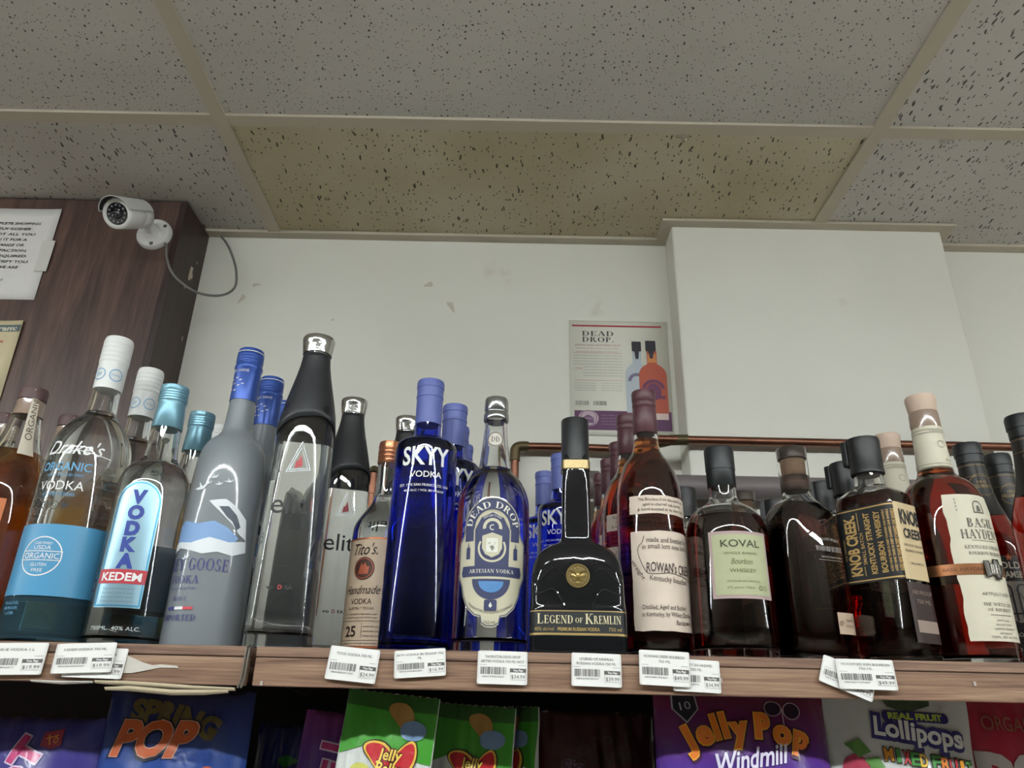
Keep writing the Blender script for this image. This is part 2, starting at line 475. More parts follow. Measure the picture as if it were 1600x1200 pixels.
ceil = struct(empty('ceiling', (0, 0, HC)), 'suspended ceiling of speckled mineral tiles in a beige grid')
X0, YT = -.5572, 1.0872
TW, TD = 1.2192, .6096
M_T1 = tile_mat('pinhole_tile', 'c4c0bb', 2, 0, seed=3.1)
M_T2 = tile_mat('fissured_tile', 'c2bdb7', 1, 2, seed=7.7)
M_T3 = tile_mat('stained_fissured_tile', 'c4bca4', 1, 2, stain='b5aa8e', seed=1.3)
M_T4 = tile_mat('coarse_fissured_tile', 'c8c4c0', 1, 3, seed=11.9)
tv, tf = box_vf(-TW / 2 + .002, TW / 2 - .002, -TD / 2 + .002, TD / 2 - .002, .006, .020)
base_mesh = {}
def ceiling_tile(cx, y0, y1, m):
    key = (round(y1 - y0, 3), m.name)
    if key not in base_mesh:
        v, f = box_vf(-TW / 2 + .002, TW / 2 - .002, -(y1 - y0) / 2 + .002, (y1 - y0) / 2 - .002, .006, .020)
        o = mobj('ceiling_tile', v, f, m, ceil); base_mesh[key] = o.data
    else:
        o = link(bpy.data.objects.new('ceiling_tile', base_mesh[key]), ceil)
    o.location = (cx, (y0 + y1) / 2, 0)
    return o
for k in range(-8, 9):
    cx = X0 + TW / 2 + k * TW
    ceiling_tile(cx, YT, YW - .001, {0: M_T3, 1: M_T4}.get(k, M_T2))
    for j in range(0, 17):
        y1 = YT - j * TD
        ceiling_tile(cx, y1 - TD, y1, M_T4 if k >= 1 else M_T1)
for k in range(-8, 10):       # main tees run towards the wall
    box('main_tee', X0 + k * TW - .0135, X0 + k * TW + .0135, YT - 17 * TD, YW - .012, 0, .0058, M_TEE, ceil)
for j in range(0, 17):
    y = YT - j * TD
    for k in range(-8, 9):
        box('cross_tee', X0 + k * TW + .0136, X0 + (k + 1) * TW - .0136, y - .0135, y + .0135, .0004, .0062, M_TEE, ceil)
ml = .024
for nm, a in (('wall_angle', (-.7135, .3406 - ml, YW - ml, YW - .0005)), ('wall_angle', (.9358 + ml, 9.5, YW - ml, YW - .0005)),
              ('wall_angle', (.3406 - ml, .3406, YC - ml, YW - .0005)), ('wall_angle', (.9358, .9358 + ml, YC - ml, YW - .0005)), ('wall_angle', (.3406, .9358, YC - ml, YC))):
    box(nm, a[0], a[1], a[2], a[3], -.0015, .0056, M_TEE, ceil)
# clear plastic hooks left on the grid
for (x, y), lab in (((.655, .70), 'small clear plastic hook on the ceiling near the long right-hand tee'), ((.305, 1.105), 'small clear plastic hook on the edge of the stained ceiling tile'), ((.80, 1.108), 'small clear plastic hook on the whiter ceiling tile at right')):
    v1 = tube([(x - .012, y, HC + .001), (x + .012, y, HC + .001)], .0035, 8)
    v2 = tube(bez([(x, y, HC), (x + .002, y, HC - .006), (x + .009, y, HC - .009), (x + .014, y, HC - .004)], 5), .0016, 8)
    V, Fc = join_vf([v1, v2])
    tag(mobj('ceiling_hook', V, Fc, glass('clear_plastic', (.95, .95, .95), .05, 1.45), smooth=True), lab, 'hook', 'hooks on the ceiling grid')

# continuous rows of strip lights parallel to the shelf, behind the photographer
M_LENS = mat('light_lens', 'f4f1ea', .4, emit=TUBE_STRENGTH)
M_HOUS = mat('lamp_housing', 'e8e6e0', .4)
src = None
for ry_, rowname in ((-.80, 'row'),):
    for j in range(15):
        x = -9.30 + j * 1.24
        if src is None:
            src = empty('strip_light', (x, ry_, HC))
            box('housing', 0, 1.22, -.05, .05, -.022, -.001, M_HOUS, src)
            V, Fc = loft([(0, .036, .009, 4), (1.18, .036, .009, 4)], 20)
            V = [(.02 + c, a, -.030 + b) for a, b, c in V]
            mobj('lens', V, Fc, M_LENS, src, smooth=True)
            for xx in (0, 1.2):
                box('end_cap', xx, xx + .02, -.052, .052, -.042, -.0005, M_HOUS, src)
            o = src
        else:
            o = copy_tree(src); o.location = (x, ry_, HC)
        tag(o, 'white fluorescent strip light, %s from the left in the row behind the photographer' % (('first', 'second', 'third', 'fourth', 'fifth', 'sixth', 'seventh', 'eighth', 'ninth', 'tenth', 'eleventh', 'twelfth', 'thirteenth', 'fourteenth', 'fifteenth')[j]), 'light', 'strip lights along the aisle')

# ---------------------------------------------------------------- wood clad box on the left
M_WALN = wood('walnut_laminate', '3b2a26', '503c36', '664d43', (9, 9, .8), .38, 3.0)
cb = empty('wood_clad_box', (-2.2, 1.4, 0)); tag(cb, 'dark walnut laminate box reaching the ceiling under the security camera', 'cabinet')
box('front_board', -3.0 + 2.2, -.728 + 2.2, YK - 1.4, YK + .016 - 1.4, 0, HC - .001, M_WALN, cb)
sd = box('side_board', -.7275 + 2.2, -.714 + 2.2, YK - 1.4, YW - .001 - 1.4, 0, HC - .001, wood('walnut_edge', '271a17', '33221f', '402c27', (9, 9, .8), .42, 3.0), cb)
pr = Print()
def blot(p, cx, cy, rx, ry, k=12, s=0):
    r_ = random.Random(s)
    p.poly([(cx + rx * cos(2 * pi * i / k) * r_.uniform(.5, 1.15), cy + ry * sin(2 * pi * i / k) * r_.uniform(.5, 1.15)) for i in range(k)])
blot(pr, 1.415, CZ + .865, .010, .024, s=2); blot(pr, 1.40, CZ + .825, .004, .006, s=5); blot(pr, 1.44, CZ + .72, .004, .008, s=8); blot(pr, 1.432, CZ + .905, .003, .004, s=4)
pr.build('scrape', mat('bare_board', 'b8ab9c', .8, noise=.2, nscale=200), cb, lambda u, v: (-.7134 + 2.2, u - 1.4, v), su=None)

# notices taped to it
M_PAPER = mat('paper', 'd9d6d2', .7, noise=.03, nscale=30)
nt_ = empty('taped_notice', (-1.085, YK, CZ + .858)); tag(nt_, 'white sheet of bold slanted capitals taped beside the security camera', 'notice')
def sheet(name, hw, hh, m, parent, bow=.003):
    n = 10; V, Fc = [], []
    for j in range(n + 1):
        for i in range(n + 1):
            u = -1 + 2 * i / n; v = -1 + 2 * j / n
            V.append((u * hw, -.0012 - bow * u ** 4 * (.4 + .3 * v), v * hh))
    for j in range(n):
        for i in range(n):
            a = j * (n + 1) + i; Fc.append((a, a + 1, a + n + 2, a + n + 1))
    o = mobj(name, V, Fc, m, parent, smooth=True)
    md = o.modifiers.new('thickness', 'SOLIDIFY'); md.thickness = .0004; md.offset = -1
    return o
sheet('sheet', .108, .111, M_PAPER, nt_)
pr = Print()
rows = ['ONLY COMPLETE SHOPPING', 'AT YOUR TUV KOSHER', 'IF IT IS NOT ALL YOU', 'RETURN IT FOR A', 'FULL EXCHANGE OR', 'FULL SATISFACTION.', 'RECEIPT IS REQUIRED.', 'AIM TO SATISFY YOU.', 'THAT IS WHY WE ARE']
ends = [.073, .056, .068, .055, .052, .062, .066, .073, .054]
for i, (s, e) in enumerate(zip(rows, ends)):
    pr.text(s, e, .073 - i * .0135, .0062, w=len(s) * .0068, bold=.02, shear=.25, align='r')
pr.text('MANAGEMENT', .032, -.066, .0045, w=.045, bold=.02, shear=.25, align='r')
pr.build('lettering', mat('black_ink', '2a2829', .6), nt_, lambda u, v: (u, -.0019 - .003 * (u / .108) ** 4 * .7, v), su=.01)
box('tape', .090, .116, -.0042, -.0038, -.045, .03, mat('clear_tape', 'cfccc6', .25), nt_)
bx_ = empty('taped_flyer', (-1.09, YK, CZ + .59)); tag(bx_, 'curling buff flyer with a dark heading taped below the white notice', 'flyer')
sheet('sheet', .108, .108, mat('buff_paper', 'cdbf9c', .7, noise=.05, nscale=20), bx_, .006)
Print().rect(-.107, .083, .107, .098).build('heading_band', mat('slate_ink', '5d6a6b', .6), bx_, lambda u, v: (u, -.0019 - .0045 * (u / .108) ** 4, v), su=.01)
Print().text('Rewards Program:', .100, .0905, .0105, w=.16, bold=.03, align='r').build('heading', mat('pale_ink', 'd8d2bd', .6), bx_, lambda u, v: (u, -.0024 - .0045 * (u / .108) ** 4, v), su=.01)
Print().text('Shop & earn stamps', .080, .062, .008, align='r', shear=.2, bold=.01).build('red_line', mat('red_ink', 'b0372f', .6), bx_, lambda u, v: (u, -.0024 - .0042 * (u / .108) ** 4, v), su=.01)

# ---------------------------------------------------------------- security camera
M_CW = mat('white_enamel', 'd9d9d6', .35, coat=.3)
cc = empty('security_camera', (-.766, YK, CZ + .909)); tag(cc, 'white bullet security camera with a looping grey cable', 'camera')
V, Fc = lathe([(0, .0365), (.006, .0365), (.0105, .033), (.012, .024), (.016, .018), (.020, .016)], 36)
mobj('mounting_plate', [(a, -c, b) for a, b, c in V], Fc, M_CW, cc, smooth=True)
for a in (35, 155, 275):
    V, Fc = lathe([(0, .0042), (.0013, .0042), (.0018, .003)], 12)
    s_ = mobj('screw', [(x + .0275 * cos(radians(a)), -z - .0105, y + .0275 * sin(radians(a))) for x, y, z in V], Fc, mat('screw_steel', '8c8a86', .35, 1), cc)
J = Vector((0, -.046, .006))
V, Fc = tube([(0, -.016, 0), (0, -.030, .002), J], [.013, .011, .013], 16); mobj('arm', V, Fc, M_CW, cc, smooth=True)
V, Fc = [], []
bm = bmesh.new(); bmesh.ops.create_uvsphere(bm, u_segments=16, v_segments=10, radius=.0155)
for q in bm.verts: q.co += J
me = bpy.data.meshes.new('ball_joint'); bm.to_mesh(me); bm.free(); me.polygons.foreach_set('use_smooth', [True] * len(me.polygons)); me.materials.append(M_CW)
link(bpy.data.objects.new('ball_joint', me), cc)
fwd = Vector((-.10, -.82, -.56)).normalized()
face_c = Vector((-.773 + .766 - .004, 1.205 - YK, .8594 - .909 + .010))
tail_c = face_c - fwd * .088
def along(o, d, prof, S=36):
    d = d.normalized(); x = d.cross(Vector((0, 0, 1))).normalized(); y = x.cross(d)
    y = -y if y.z < 0 else y
    V, Fc = lathe(prof, S)
    x = y.cross(d)
    return [o + x * a + y * b + d * c for a, b, c in V], Fc
V, Fc = along(tail_c, fwd, [(-.004, .012), (0, .022), (.004, .0265), (.030, .028), (.031, .0272), (.033, .0285), (.086, .0300), (.088, .0285), (.0885, .0235), (.086, .0225)])
mobj('housing', V, Fc, M_CW, cc, smooth=True, sharp=50)
V, Fc = along(face_c, fwd, [(-.004, .0222), (-.0022, .0222), (-.0018, .0215)]); mobj('front_glass', V, Fc, mat('dark_lens', '17171a', .12, coat=.6), cc, smooth=True)
V, Fc = along(face_c, fwd, [(-.002, .0105), (.0005, .0105), (.0012, .009), (0, .0075), (-.0005, .007)]); lens = mobj('lens', V, Fc, mat('lens_black', '0b0b0d', .08, coat=1), cc, smooth=True)
V, Fc = along(face_c, fwd, [(-.001, .006), (.0008, .0045), (.0014, .002), (.0015, .0005)]); mobj('lens_bulb', V, Fc, mat('lens_glass', '1c1f2c', .03, coat=1), lens, smooth=True)
_x = fwd.cross(Vector((0, 0, 1))).normalized(); _yv = _x.cross(fwd)
for i in range(12):
    a = 2 * pi * i / 12
    V, Fc = along(face_c + (_x * cos(a) + _yv * sin(a)) * .0165, fwd, [(-.002, .0021), (-.0008, .0021), (0, .0014)], 8)
    mobj('infrared_diode', V, Fc, mat('diode', '7d7f86', .2, coat=.5), cc)
V, Fc = [], []            # sunshield: a partial sleeve over the top of the housing
n = 18
for q, (l, r_) in enumerate(((.012, .0305), (.102, .0325), (.102, .0337), (.012, .0317))):
    for i in range(n + 1):
        a = radians(10 + 160 * i / n); V.append(tail_c + fwd * (l - .004 * (1 - sin(a)) * (l > .05) * 3) + (_x * cos(a) + _yv * sin(a)) * r_)
for q in range(4):
    for i in range(n):
        a, b = q * (n + 1) + i, ((q + 1) % 4) * (n + 1) + i
        Fc.append((a, a + 1, b + 1, b))
mobj('sunshield', V, Fc, mat('shield_edge', 'c8c8c6', .35), cc, smooth=True)
V, Fc = [], []
for q, (l, r_) in enumerate(((.0865, .0308), (.1012, .0320))):
    for i in range(n + 1):
        a = radians(14 + 152 * i / n); V.append(tail_c + fwd * (l - .004 * (1 - sin(a)) * 3 * q) + (_x * cos(a) + _yv * sin(a)) * r_)
for i in range(n): Fc.append((i, i + 1, n + 2 + i, n + 1 + i))
mobj('shield_liner', V, Fc, mat('liner_black', '141416', .6), cc, smooth=True)
pts = [(.028, -.006, -.024), (.034, -.008, -.032), (.040, -.006, -.06), (.062, -.004, -.10), (.105, .012, -.128), (.135, .06, -.108), (.150, .09, -.07), (.142, .098, -.02), (.120, .105, .03), (.100, .112, .062), (.085, .118, .080)]
V, Fc = tube(bez(pts, 8), .0026, 10); mobj('cable', V, Fc, mat('grey_cable', '6e6c69', .5), cc, smooth=True)

# ---------------------------------------------------------------- poster of two bottles
po = empty('bottle_poster', (.2235, YW, CZ + .661)); tag(po, 'printed poster of two bottles with a purple band on the rear wall', 'poster')
def pm(e): return lambda u, v: (u, -.0025 - e + .0006 * cos(v * 9), v)
Print().rect(-.107, -.134, .1075, .134).build('sheet', mat('poster_paper', 'dbd9cc', .45), po, pm(0), su=None, sv=.03)
md = po.children[0].modifiers.new('thickness', 'SOLIDIFY'); md.thickness = .0008; md.offset = -1
def P_(name, col, e, fill, par=po, rough=.5):
    p = Print(); fill(p); return p.build(name, mat('poster_' + name, col, rough), par, pm(e), su=None)
P_('red_rule', 'a4343f', .0004, lambda p: p.rect(-.101, .119, .094, .123))
P_('heading', '4c4a49', .0004, lambda p: (p.text('DEAD', -.045, .102, .0118, w=.068, face='serif'), p.text('DROP.', -.045, .0875, .0118, w=.068, face='serif')))
def _sm(p):
    p.text('SPICED AND FLAVORED RUM', -.046, .074, .004, w=.098)
    for i in range(2): p.text('ENGAGE IN THE MYSTERY OF THE DROP', -.046, .066 - i * .008, .0022, w=.09)
    p.rect(-.098, .0545, .006, .0552); p.rect(-.098, -.010, .006, -.0093)
    p.text('NOTES', -.088, .018, .004, w=.014)
P_('pink_print', 'c08a84', .0004, _sm)
def _gr(p):
    for i, (a, b) in enumerate([(-.098, .006)] * 4 + [(-.078, .006)] * 4):
        p.text('smooth and mellow spirit drawn from the best barrels of cane', (a + b) / 2, .049 - i * .0068, .0022, w=b - a)
    for i in range(4):
        p.text('seventy five proof bottled', -.075, -.016 - i * .0055, .002, w=.045); p.text('one case of six bottles', -.018, -.016 - i * .0055, .002, w=.044)
    barcode(p, -.096, -.067, -.068, -.057, 3); barcode(p, -.058, -.067, -.030, -.057, 5)
P_('grey_print', '8e8c86', .0004, _gr)
P_('purple_band', '5a3156', .0004, lambda p: p.rect(-.098, -.122, .104, -.079))
P_('roundel', 'b9a2ad', .0007, lambda p: p.disc(-.069, -.096, .021, .018))
P_('roundel_art', '6a4a68', .0010, lambda p: (p.arc(-.069, -.096, .016, .0175), p.rect(-.082, -.107, -.058, -.097), p.poly([(-.083, -.096), (-.07, -.088), (-.056, -.096)])))
P_('band_print', 'a98fa6', .0007, lambda p: [p.text('visit the distillery and taste the rum at its source', .000, -.089 - i * .0065, .0024, w=.085) for i in range(4)])
def bshape(cx, w, y0, ysh, yn, yt, nw):
    pts = [(cx - w, y0), (cx + w, y0)]
    pts += [(cx + w * cos(radians(a)) if a < 60 else cx + max(nw, w * cos(radians(a))), ysh + (yn - ysh) * sin(radians(a))) for a in range(0, 91, 15)]
    pts += [(cx + nw, yt), (cx - nw, yt)]
    pts += [(cx - (w * cos(radians(a)) if a < 60 else max(nw, w * cos(radians(a)))), ysh + (yn - ysh) * sin(radians(a))) for a in range(90, -1, -15)]
    return pts
P_('pale_bottle', 'b4bcc4', .0006, lambda p: p.poly(bshape(.038, .026, -.085, .005, .032, .062, .009)))
P_('pale_bottle_badge', '77708a', .0008, lambda p: p.arc(.036, -.01, .012, .019, 0, 180))
P_('amber_bottle', 'b4553f', .0010, lambda p: p.poly(bshape(.070, .0295, -.083, .004, .032, .062, .0105)))
P_('amber_neck', 'cf8650', .0012, lambda p: p.rect(.0605, .034, .0795, .055))
P_('amber_foot', 'd9c3bd', .0012, lambda p: p.rect(.042, -.097, .098, -.083))
P_('amber_badge', '6d3a5c', .0013, lambda p: (p.arc(.070, -.03, .0175, .0245, 10, 170), p.disc(.070, -.034, .016, .02), p.rect(.046, -.05, .094, -.043)))
P_('bottle_caps', '2b2630', .0013, lambda p: (p.rrect(.028, .06, .048, .084, .002), p.rrect(.0575, .061, .0795, .0865, .002), p.poly([(.033, .06), (.043, .06), (.041, .042), (.035, .042)]), p.poly([(.063, .061), (.075, .061), (.072, .044), (.066, .044)])))

# ---------------------------------------------------------------- pipes on the wall
M_CU = mat('old_copper', '7c5646', .4, 1.0, noise=.5, nscale=14)
M_CUF = mat('tarnished_fitting', '5c5038', .5, .7, noise=.3, nscale=30)
zc = CZ + .490
cp = empty('copper_pipe', (.3, 1.42, zc)); tag(cp, 'tarnished copper pipe running along the wall and round the pillar', 'pipe')
def rel(o, pts): return [tuple(Vector(p) - o.location) for p in pts]
V, Fc = tube(rel(cp, bez([(.016, 1.440, zc + .003), (.12, 1.440, zc + .003), (.222, 1.440, zc + .001), (.245, 1.436, zc - .001), (.300, 1.372, zc - .002), (.325, 1.367, zc - .002), (1.4, 1.367, zc - .004)], 8)), .0082, 14); mobj('long_run', V, Fc, M_CU, cp, smooth=True)
V, Fc = tube(rel(cp, [(.003, 1.440, zc - .016), (.003, 1.440, zc - .30)]), .0082, 14); mobj('drop', V, Fc, M_CU, cp, smooth=True)
V, Fc = tube(rel(cp, bez([(.030, 1.440, zc + .003), (.016, 1.440, zc + .003), (.0055, 1.440, zc - .001), (.003, 1.440, zc - .013), (.003, 1.440, zc - .028)], 5)), .0104, 14); mobj('elbow', V, Fc, M_CUF, cp, smooth=True)
for c_ in ([(.222, 1.440, zc + .001), (.246, 1.4355, zc - .001)], [(.285, 1.388, zc - .0015), (.302, 1.3705, zc - .002), (.335, 1.3665, zc - .002)]):
    V, Fc = tube(rel(cp, c_), .0104, 14); mobj('fitting', V, Fc, M_CUF, cp, smooth=True)
zp = CZ + .392
gp = empty('waste_pipe', (.5, 1.40, zp)); tag(gp, 'thick dull grey waste pipe below the copper pipe', 'pipe')
V, Fc = tube(rel(gp, [(.13, 1.3585, zp), (.6, 1.3585, zp), (1.4, 1.3585, zp)]), .0225, 20); mobj('long_run', V, Fc, mat('grey_pipe', '6c6464', .45, noise=.15, nscale=9), gp, smooth=True)
V, Fc = tube(rel(gp, bez([(.16, 1.3585, zp), (.125, 1.3585, zp), (.098, 1.375, zp), (.088, 1.41, zp), (.088, 1.4625, zp)], 6)), .0262, 20); mobj('elbow', V, Fc, mat('grey_fitting', '5d5757', .45), gp, smooth=True)
sp_ = empty('copper_stub', (-.276, 1.44, CZ + .40)); tag(sp_, 'short copper pipe stub with coupling between square black-topped bottle and copper-capped bottle', 'pipe')
V, Fc = tube([(0, 0, -.25), (0, 0, .03)], .0082, 14); mobj('stub', V, Fc, M_CU, sp_, smooth=True)
V, Fc = tube([(0, 0, -.012), (0, 0, .012)], .0112, 14); mobj('coupling', V, Fc, M_CU, sp_, smooth=True)
V, Fc = tube([(0, .0, .028), (0, .004, .036), (0, .022, .038)], .0112, 14); mobj('elbow', V, Fc, M_CUF, sp_, smooth=True)

# ---------------------------------------------------------------- display shelf in two bays
M_OAK = wood('oak_laminate', '4c3428', '7a5d4a', '9a7d66', (1.0, 14, 30), .42, 3.2)
M_OAKD = wood('oak_edge', '4c362b', '74594a', '91755f', (1.2, 16, 40), .42, 3.0)
M_STEEL = mat('shelf_steel', '77736c', .4, .8, noise=.1)
M_DARKP = mat('shelf_back_board', '2a2524', .7, noise=.15, nscale=5)
def bay(x0, x1, label):
    e = empty('display_shelf', ((x0 + x1) / 2, 1.05, 0)); tag(e, label, 'shelf', 'bays of the bottle shelf')
    o = -(x0 + x1) / 2
    def b(n, a0, a1, y0, y1, z0, z1, m, bev=0): return box(n, a0 + o, a1 + o, y0 - 1.05, y1 - 1.05, z0, z1, m, e, bev)
    b('deck', x0, x1, LIP + .016, 1.33, ZS - .018, ZS, M_OAKD)
    b('edge_band', x0, x1, LIP, LIP + .0158, ZS - .0095, ZS, M_OAKD, .0012)
    b('fascia', x0, x1, LIP + .0008, LIP + .0158, ZS - .0360, ZS - .0100, M_OAK, .0012)
    b('back_board', x0, x1, 1.312, 1.33, .10, ZS - .0182, M_DARKP)
    b('lower_deck', x0, x1, LIP + .02, 1.3118, CZ - .262, CZ - .244, M_OAKD)
    for a in (x0, x1 - .018): b('side_board', a, a + .018, LIP + .025 if False else .86 + .09, 1.3118, 0, CZ - .2622, M_DARKP)
    return e
left_bay = bay(-1.45, -.2565, 'left bay of the wooden bottle shelf with torn laminate edge')
right_bay = bay(-.2475, 1.45, 'right bay of the wooden bottle shelf with intact laminate edge')
lo = left_bay.location
for dx in (-.2555, -.2525):
    V, Fc = tube([(dx - lo.x, LIP + .004 - 1.05, ZS + .001), (dx - lo.x - .0005, LIP - .0035 - 1.05, ZS - .002), (dx - lo.x - .001, LIP - .004 - 1.05, ZS - .03), (dx - lo.x - .004, LIP - .002 - 1.05, ZS - .038)], .0011, 8)
    mobj('metal_edge', V, Fc, M_STEEL, left_bay, smooth=True)
# torn laminate and loose strips
pr = Print()
pr.poly([(-.397, ZS - .012), (-.372, ZS - .011), (-.356, ZS - .017), (-.346, ZS - .0195), (-.338, ZS - .0185), (-.322, ZS - .0195), (-.320, ZS - .0215), (-.338, ZS - .0215), (-.352, ZS - .0245), (-.364, ZS - .027), (-.386, ZS - .0275), (-.396, ZS - .022)])
pr.build('torn_patch', mat('bare_chipboard', 'b9b3ab', .8, noise=.12, nscale=120), left_bay, lambda u, v: (u - lo.x, LIP - .0003 - 1.05, v), su=None)
def strip(name, pts, w, m, z):
    V, Fc = [], []
    for i, (x, y, zz) in enumerate(pts):
        k = w * (1 - .5 * abs(2 * i / (len(pts) - 1) - 1) ** 3)
        V += [(x - lo.x, y - 1.05, zz), (x - lo.x, y - 1.05 + .003, zz - k)]
    for i in range(len(pts) - 1): Fc.append((2 * i, 2 * i + 1, 2 * i + 3, 2 * i + 2))
    o = mobj(name, V, Fc, m, left_bay, smooth=True); md = o.modifiers.new('thickness', 'SOLIDIFY'); md.thickness = .0008
strip('loose_veneer', [(-.398, LIP - .002, ZS - .0345), (-.37, LIP - .004, ZS - .0345), (-.33, LIP - .006, ZS - .036), (-.30, LIP - .005, ZS - .0375), (-.262, LIP - .003, ZS - .0385)], .0045, mat('veneer_back', 'b8aa90', .7), 0)
strip('loose_veneer', [(-.385, LIP - .006, ZS - .0405), (-.36, LIP - .009, ZS - .039), (-.32, LIP - .008, ZS - .0415), (-.29, LIP - .006, ZS - .041), (-.268, LIP - .004, ZS - .0405)], .0045, MATS['veneer_back'], 0)
strip('loose_veneer', [(-.46, LIP - .0015, ZS - .0355), (-.43, LIP - .003, ZS - .036), (-.40, LIP - .002, ZS - .0355)], .0025, mat('veneer_white', 'c4bfb8', .7), 0)
V, Fc = box_vf(-.2535 - lo.x, -.2505 - lo.x, LIP + .02 - 1.05, 1.31 - 1.05, ZS - .06, ZS - .0183)
V = [(x, y, z + (.035 if (z < ZS - .05 and y < -.1) else 0)) for x, y, z in V]
mobj('bracket', V, Fc, M_STEEL, left_bay)
for x_, z_ in ((-.238, .0365), (.205, .025), (.45, .023)):   # staples and bits of tape on the front
    o = box('tape_scrap', x_ - .0012 - right_bay.location.x, x_ + .0012 - right_bay.location.x, LIP - .0004 - 1.05, LIP + .0006 - 1.05, ZS - z_ - .002 + .003, ZS - z_ + .002 + .003, mat('tape_scrap', 'a39a92', .4), right_bay)
# ---------------------------------------------------------------- bottles
G_CLEAR = glass('clear_glass', (.97, .985, .98))
G_BLUE = glass('cobalt_glass', (.13, .21, .88))
G_BLACK = mat('black_glass', (.03, .032, .036), .02, trans=.75, ior=1.5, bump=.25, nscale=28)
L_VODKA = mat('vodka', (.995, .998, 1), 0, trans=1, ior=1.36)
L_BOURBON = mat('bourbon', (1, .98, .95), 0, trans=1, ior=1.36, absorb=(15, 68, 150))
L_DARK = mat('dark_bourbon', (1, .98, .95), 0, trans=1, ior=1.36, absorb=(24, 112, 220))
L_BLACK = mat('black_bourbon', (1, .98, .95), 0, trans=1, ior=1.36, absorb=(48, 170, 290))
L_AMBER = mat('amber_rum', (1, .98, .95), 0, trans=1, ior=1.36, absorb=(4, 15, 55))
INK_W = mat('white_print', 'dcdcdc', .5)
INK_K = mat('black_print', '1d1c1e', .5)
INK_G = mat('gold_print', 'b79b62', .35, .6)
CREAM = mat('cream_label', 'c6bfab', .55, noise=.03, nscale=60)

def four(r): return (r[0], r[1], r[1], 2) if len(r) == 2 else r
def shell(root, prof, gm, liquid=None, fill=None, t=.003, base=.008, S=44, name='glass_body'):
    rows = [four(r) for r in prof]
    top = rows[-1][0]
    inner = [(z, max(a - t, .004), max(b - t, .004), n) for z, a, b, n in rows if z > base + .003]
    f = inner[0]
    inner = [(base, f[1] * .82, f[2] * .82, f[3]), (base + .0012, f[1] * .95, f[2] * .95, f[3])] + inner
    V, Fc = loft(rows + inner[::-1], S)
    mobj(name, V, Fc, gm, root, smooth=True, sharp=50)
    if liquid:
        e = .0004; lr = []
        for z, a, b, n in inner:
            if z < fill: lr.append((z - (e if z == base else 0), a + e, b + e, n))
        nx = next((q for q in inner if q[0] >= fill), inner[-1]); pv = lr[-1]
        k = (fill - pv[0]) / max(nx[0] - pv[0], 1e-6)
        lr.append((fill, pv[1] + (nx[1] + e - pv[1]) * k, pv[2] + (nx[2] + e - pv[2]) * k, pv[3]))
        V, Fc = loft(lr, S); mobj('liquid', V, Fc, liquid, root, smooth=True, sharp=50)
def rev(root, name, prof, m, S=36, sharp=40):
    V, Fc = lathe(prof, S); return mobj(name, V, Fc, m, root, smooth=True, sharp=sharp)
def sleeve(root, name, prof, m, S=36):
    """hollow band that hugs the glass"""
    V, Fc = loft([(z, r, r, 2) for z, r in prof] + [(z, r - .0006, r - .0006, 2) for z, r in prof[::-1]], S, False, False)
    n = len(prof)
    Fc += [((2 * n - 1) * S + i, (2 * n - 1) * S + (i + 1) % S, (i + 1) % S, i) for i in range(S)]
    return mobj(name, V, Fc, m, root, smooth=True, sharp=50)
def ribs(z0, z1, r, n, d=.0006):
    out = []
    for i in range(n):
        a = z0 + (z1 - z0) * i / n; h = (z1 - z0) / n
        out += [(a, r - d), (a + .15 * h, r), (a + .75 * h, r), (a + .9 * h, r - d)]
    return out
def place(proto, cat, group, spots):
    for i, (x, y, rz, lab) in enumerate(spots):
        o = proto if i == 0 else copy_tree(proto)
        o.location = (x, y, ZS); o.rotation_euler = (0, 0, radians(rz)); tag(o, lab, cat, group)

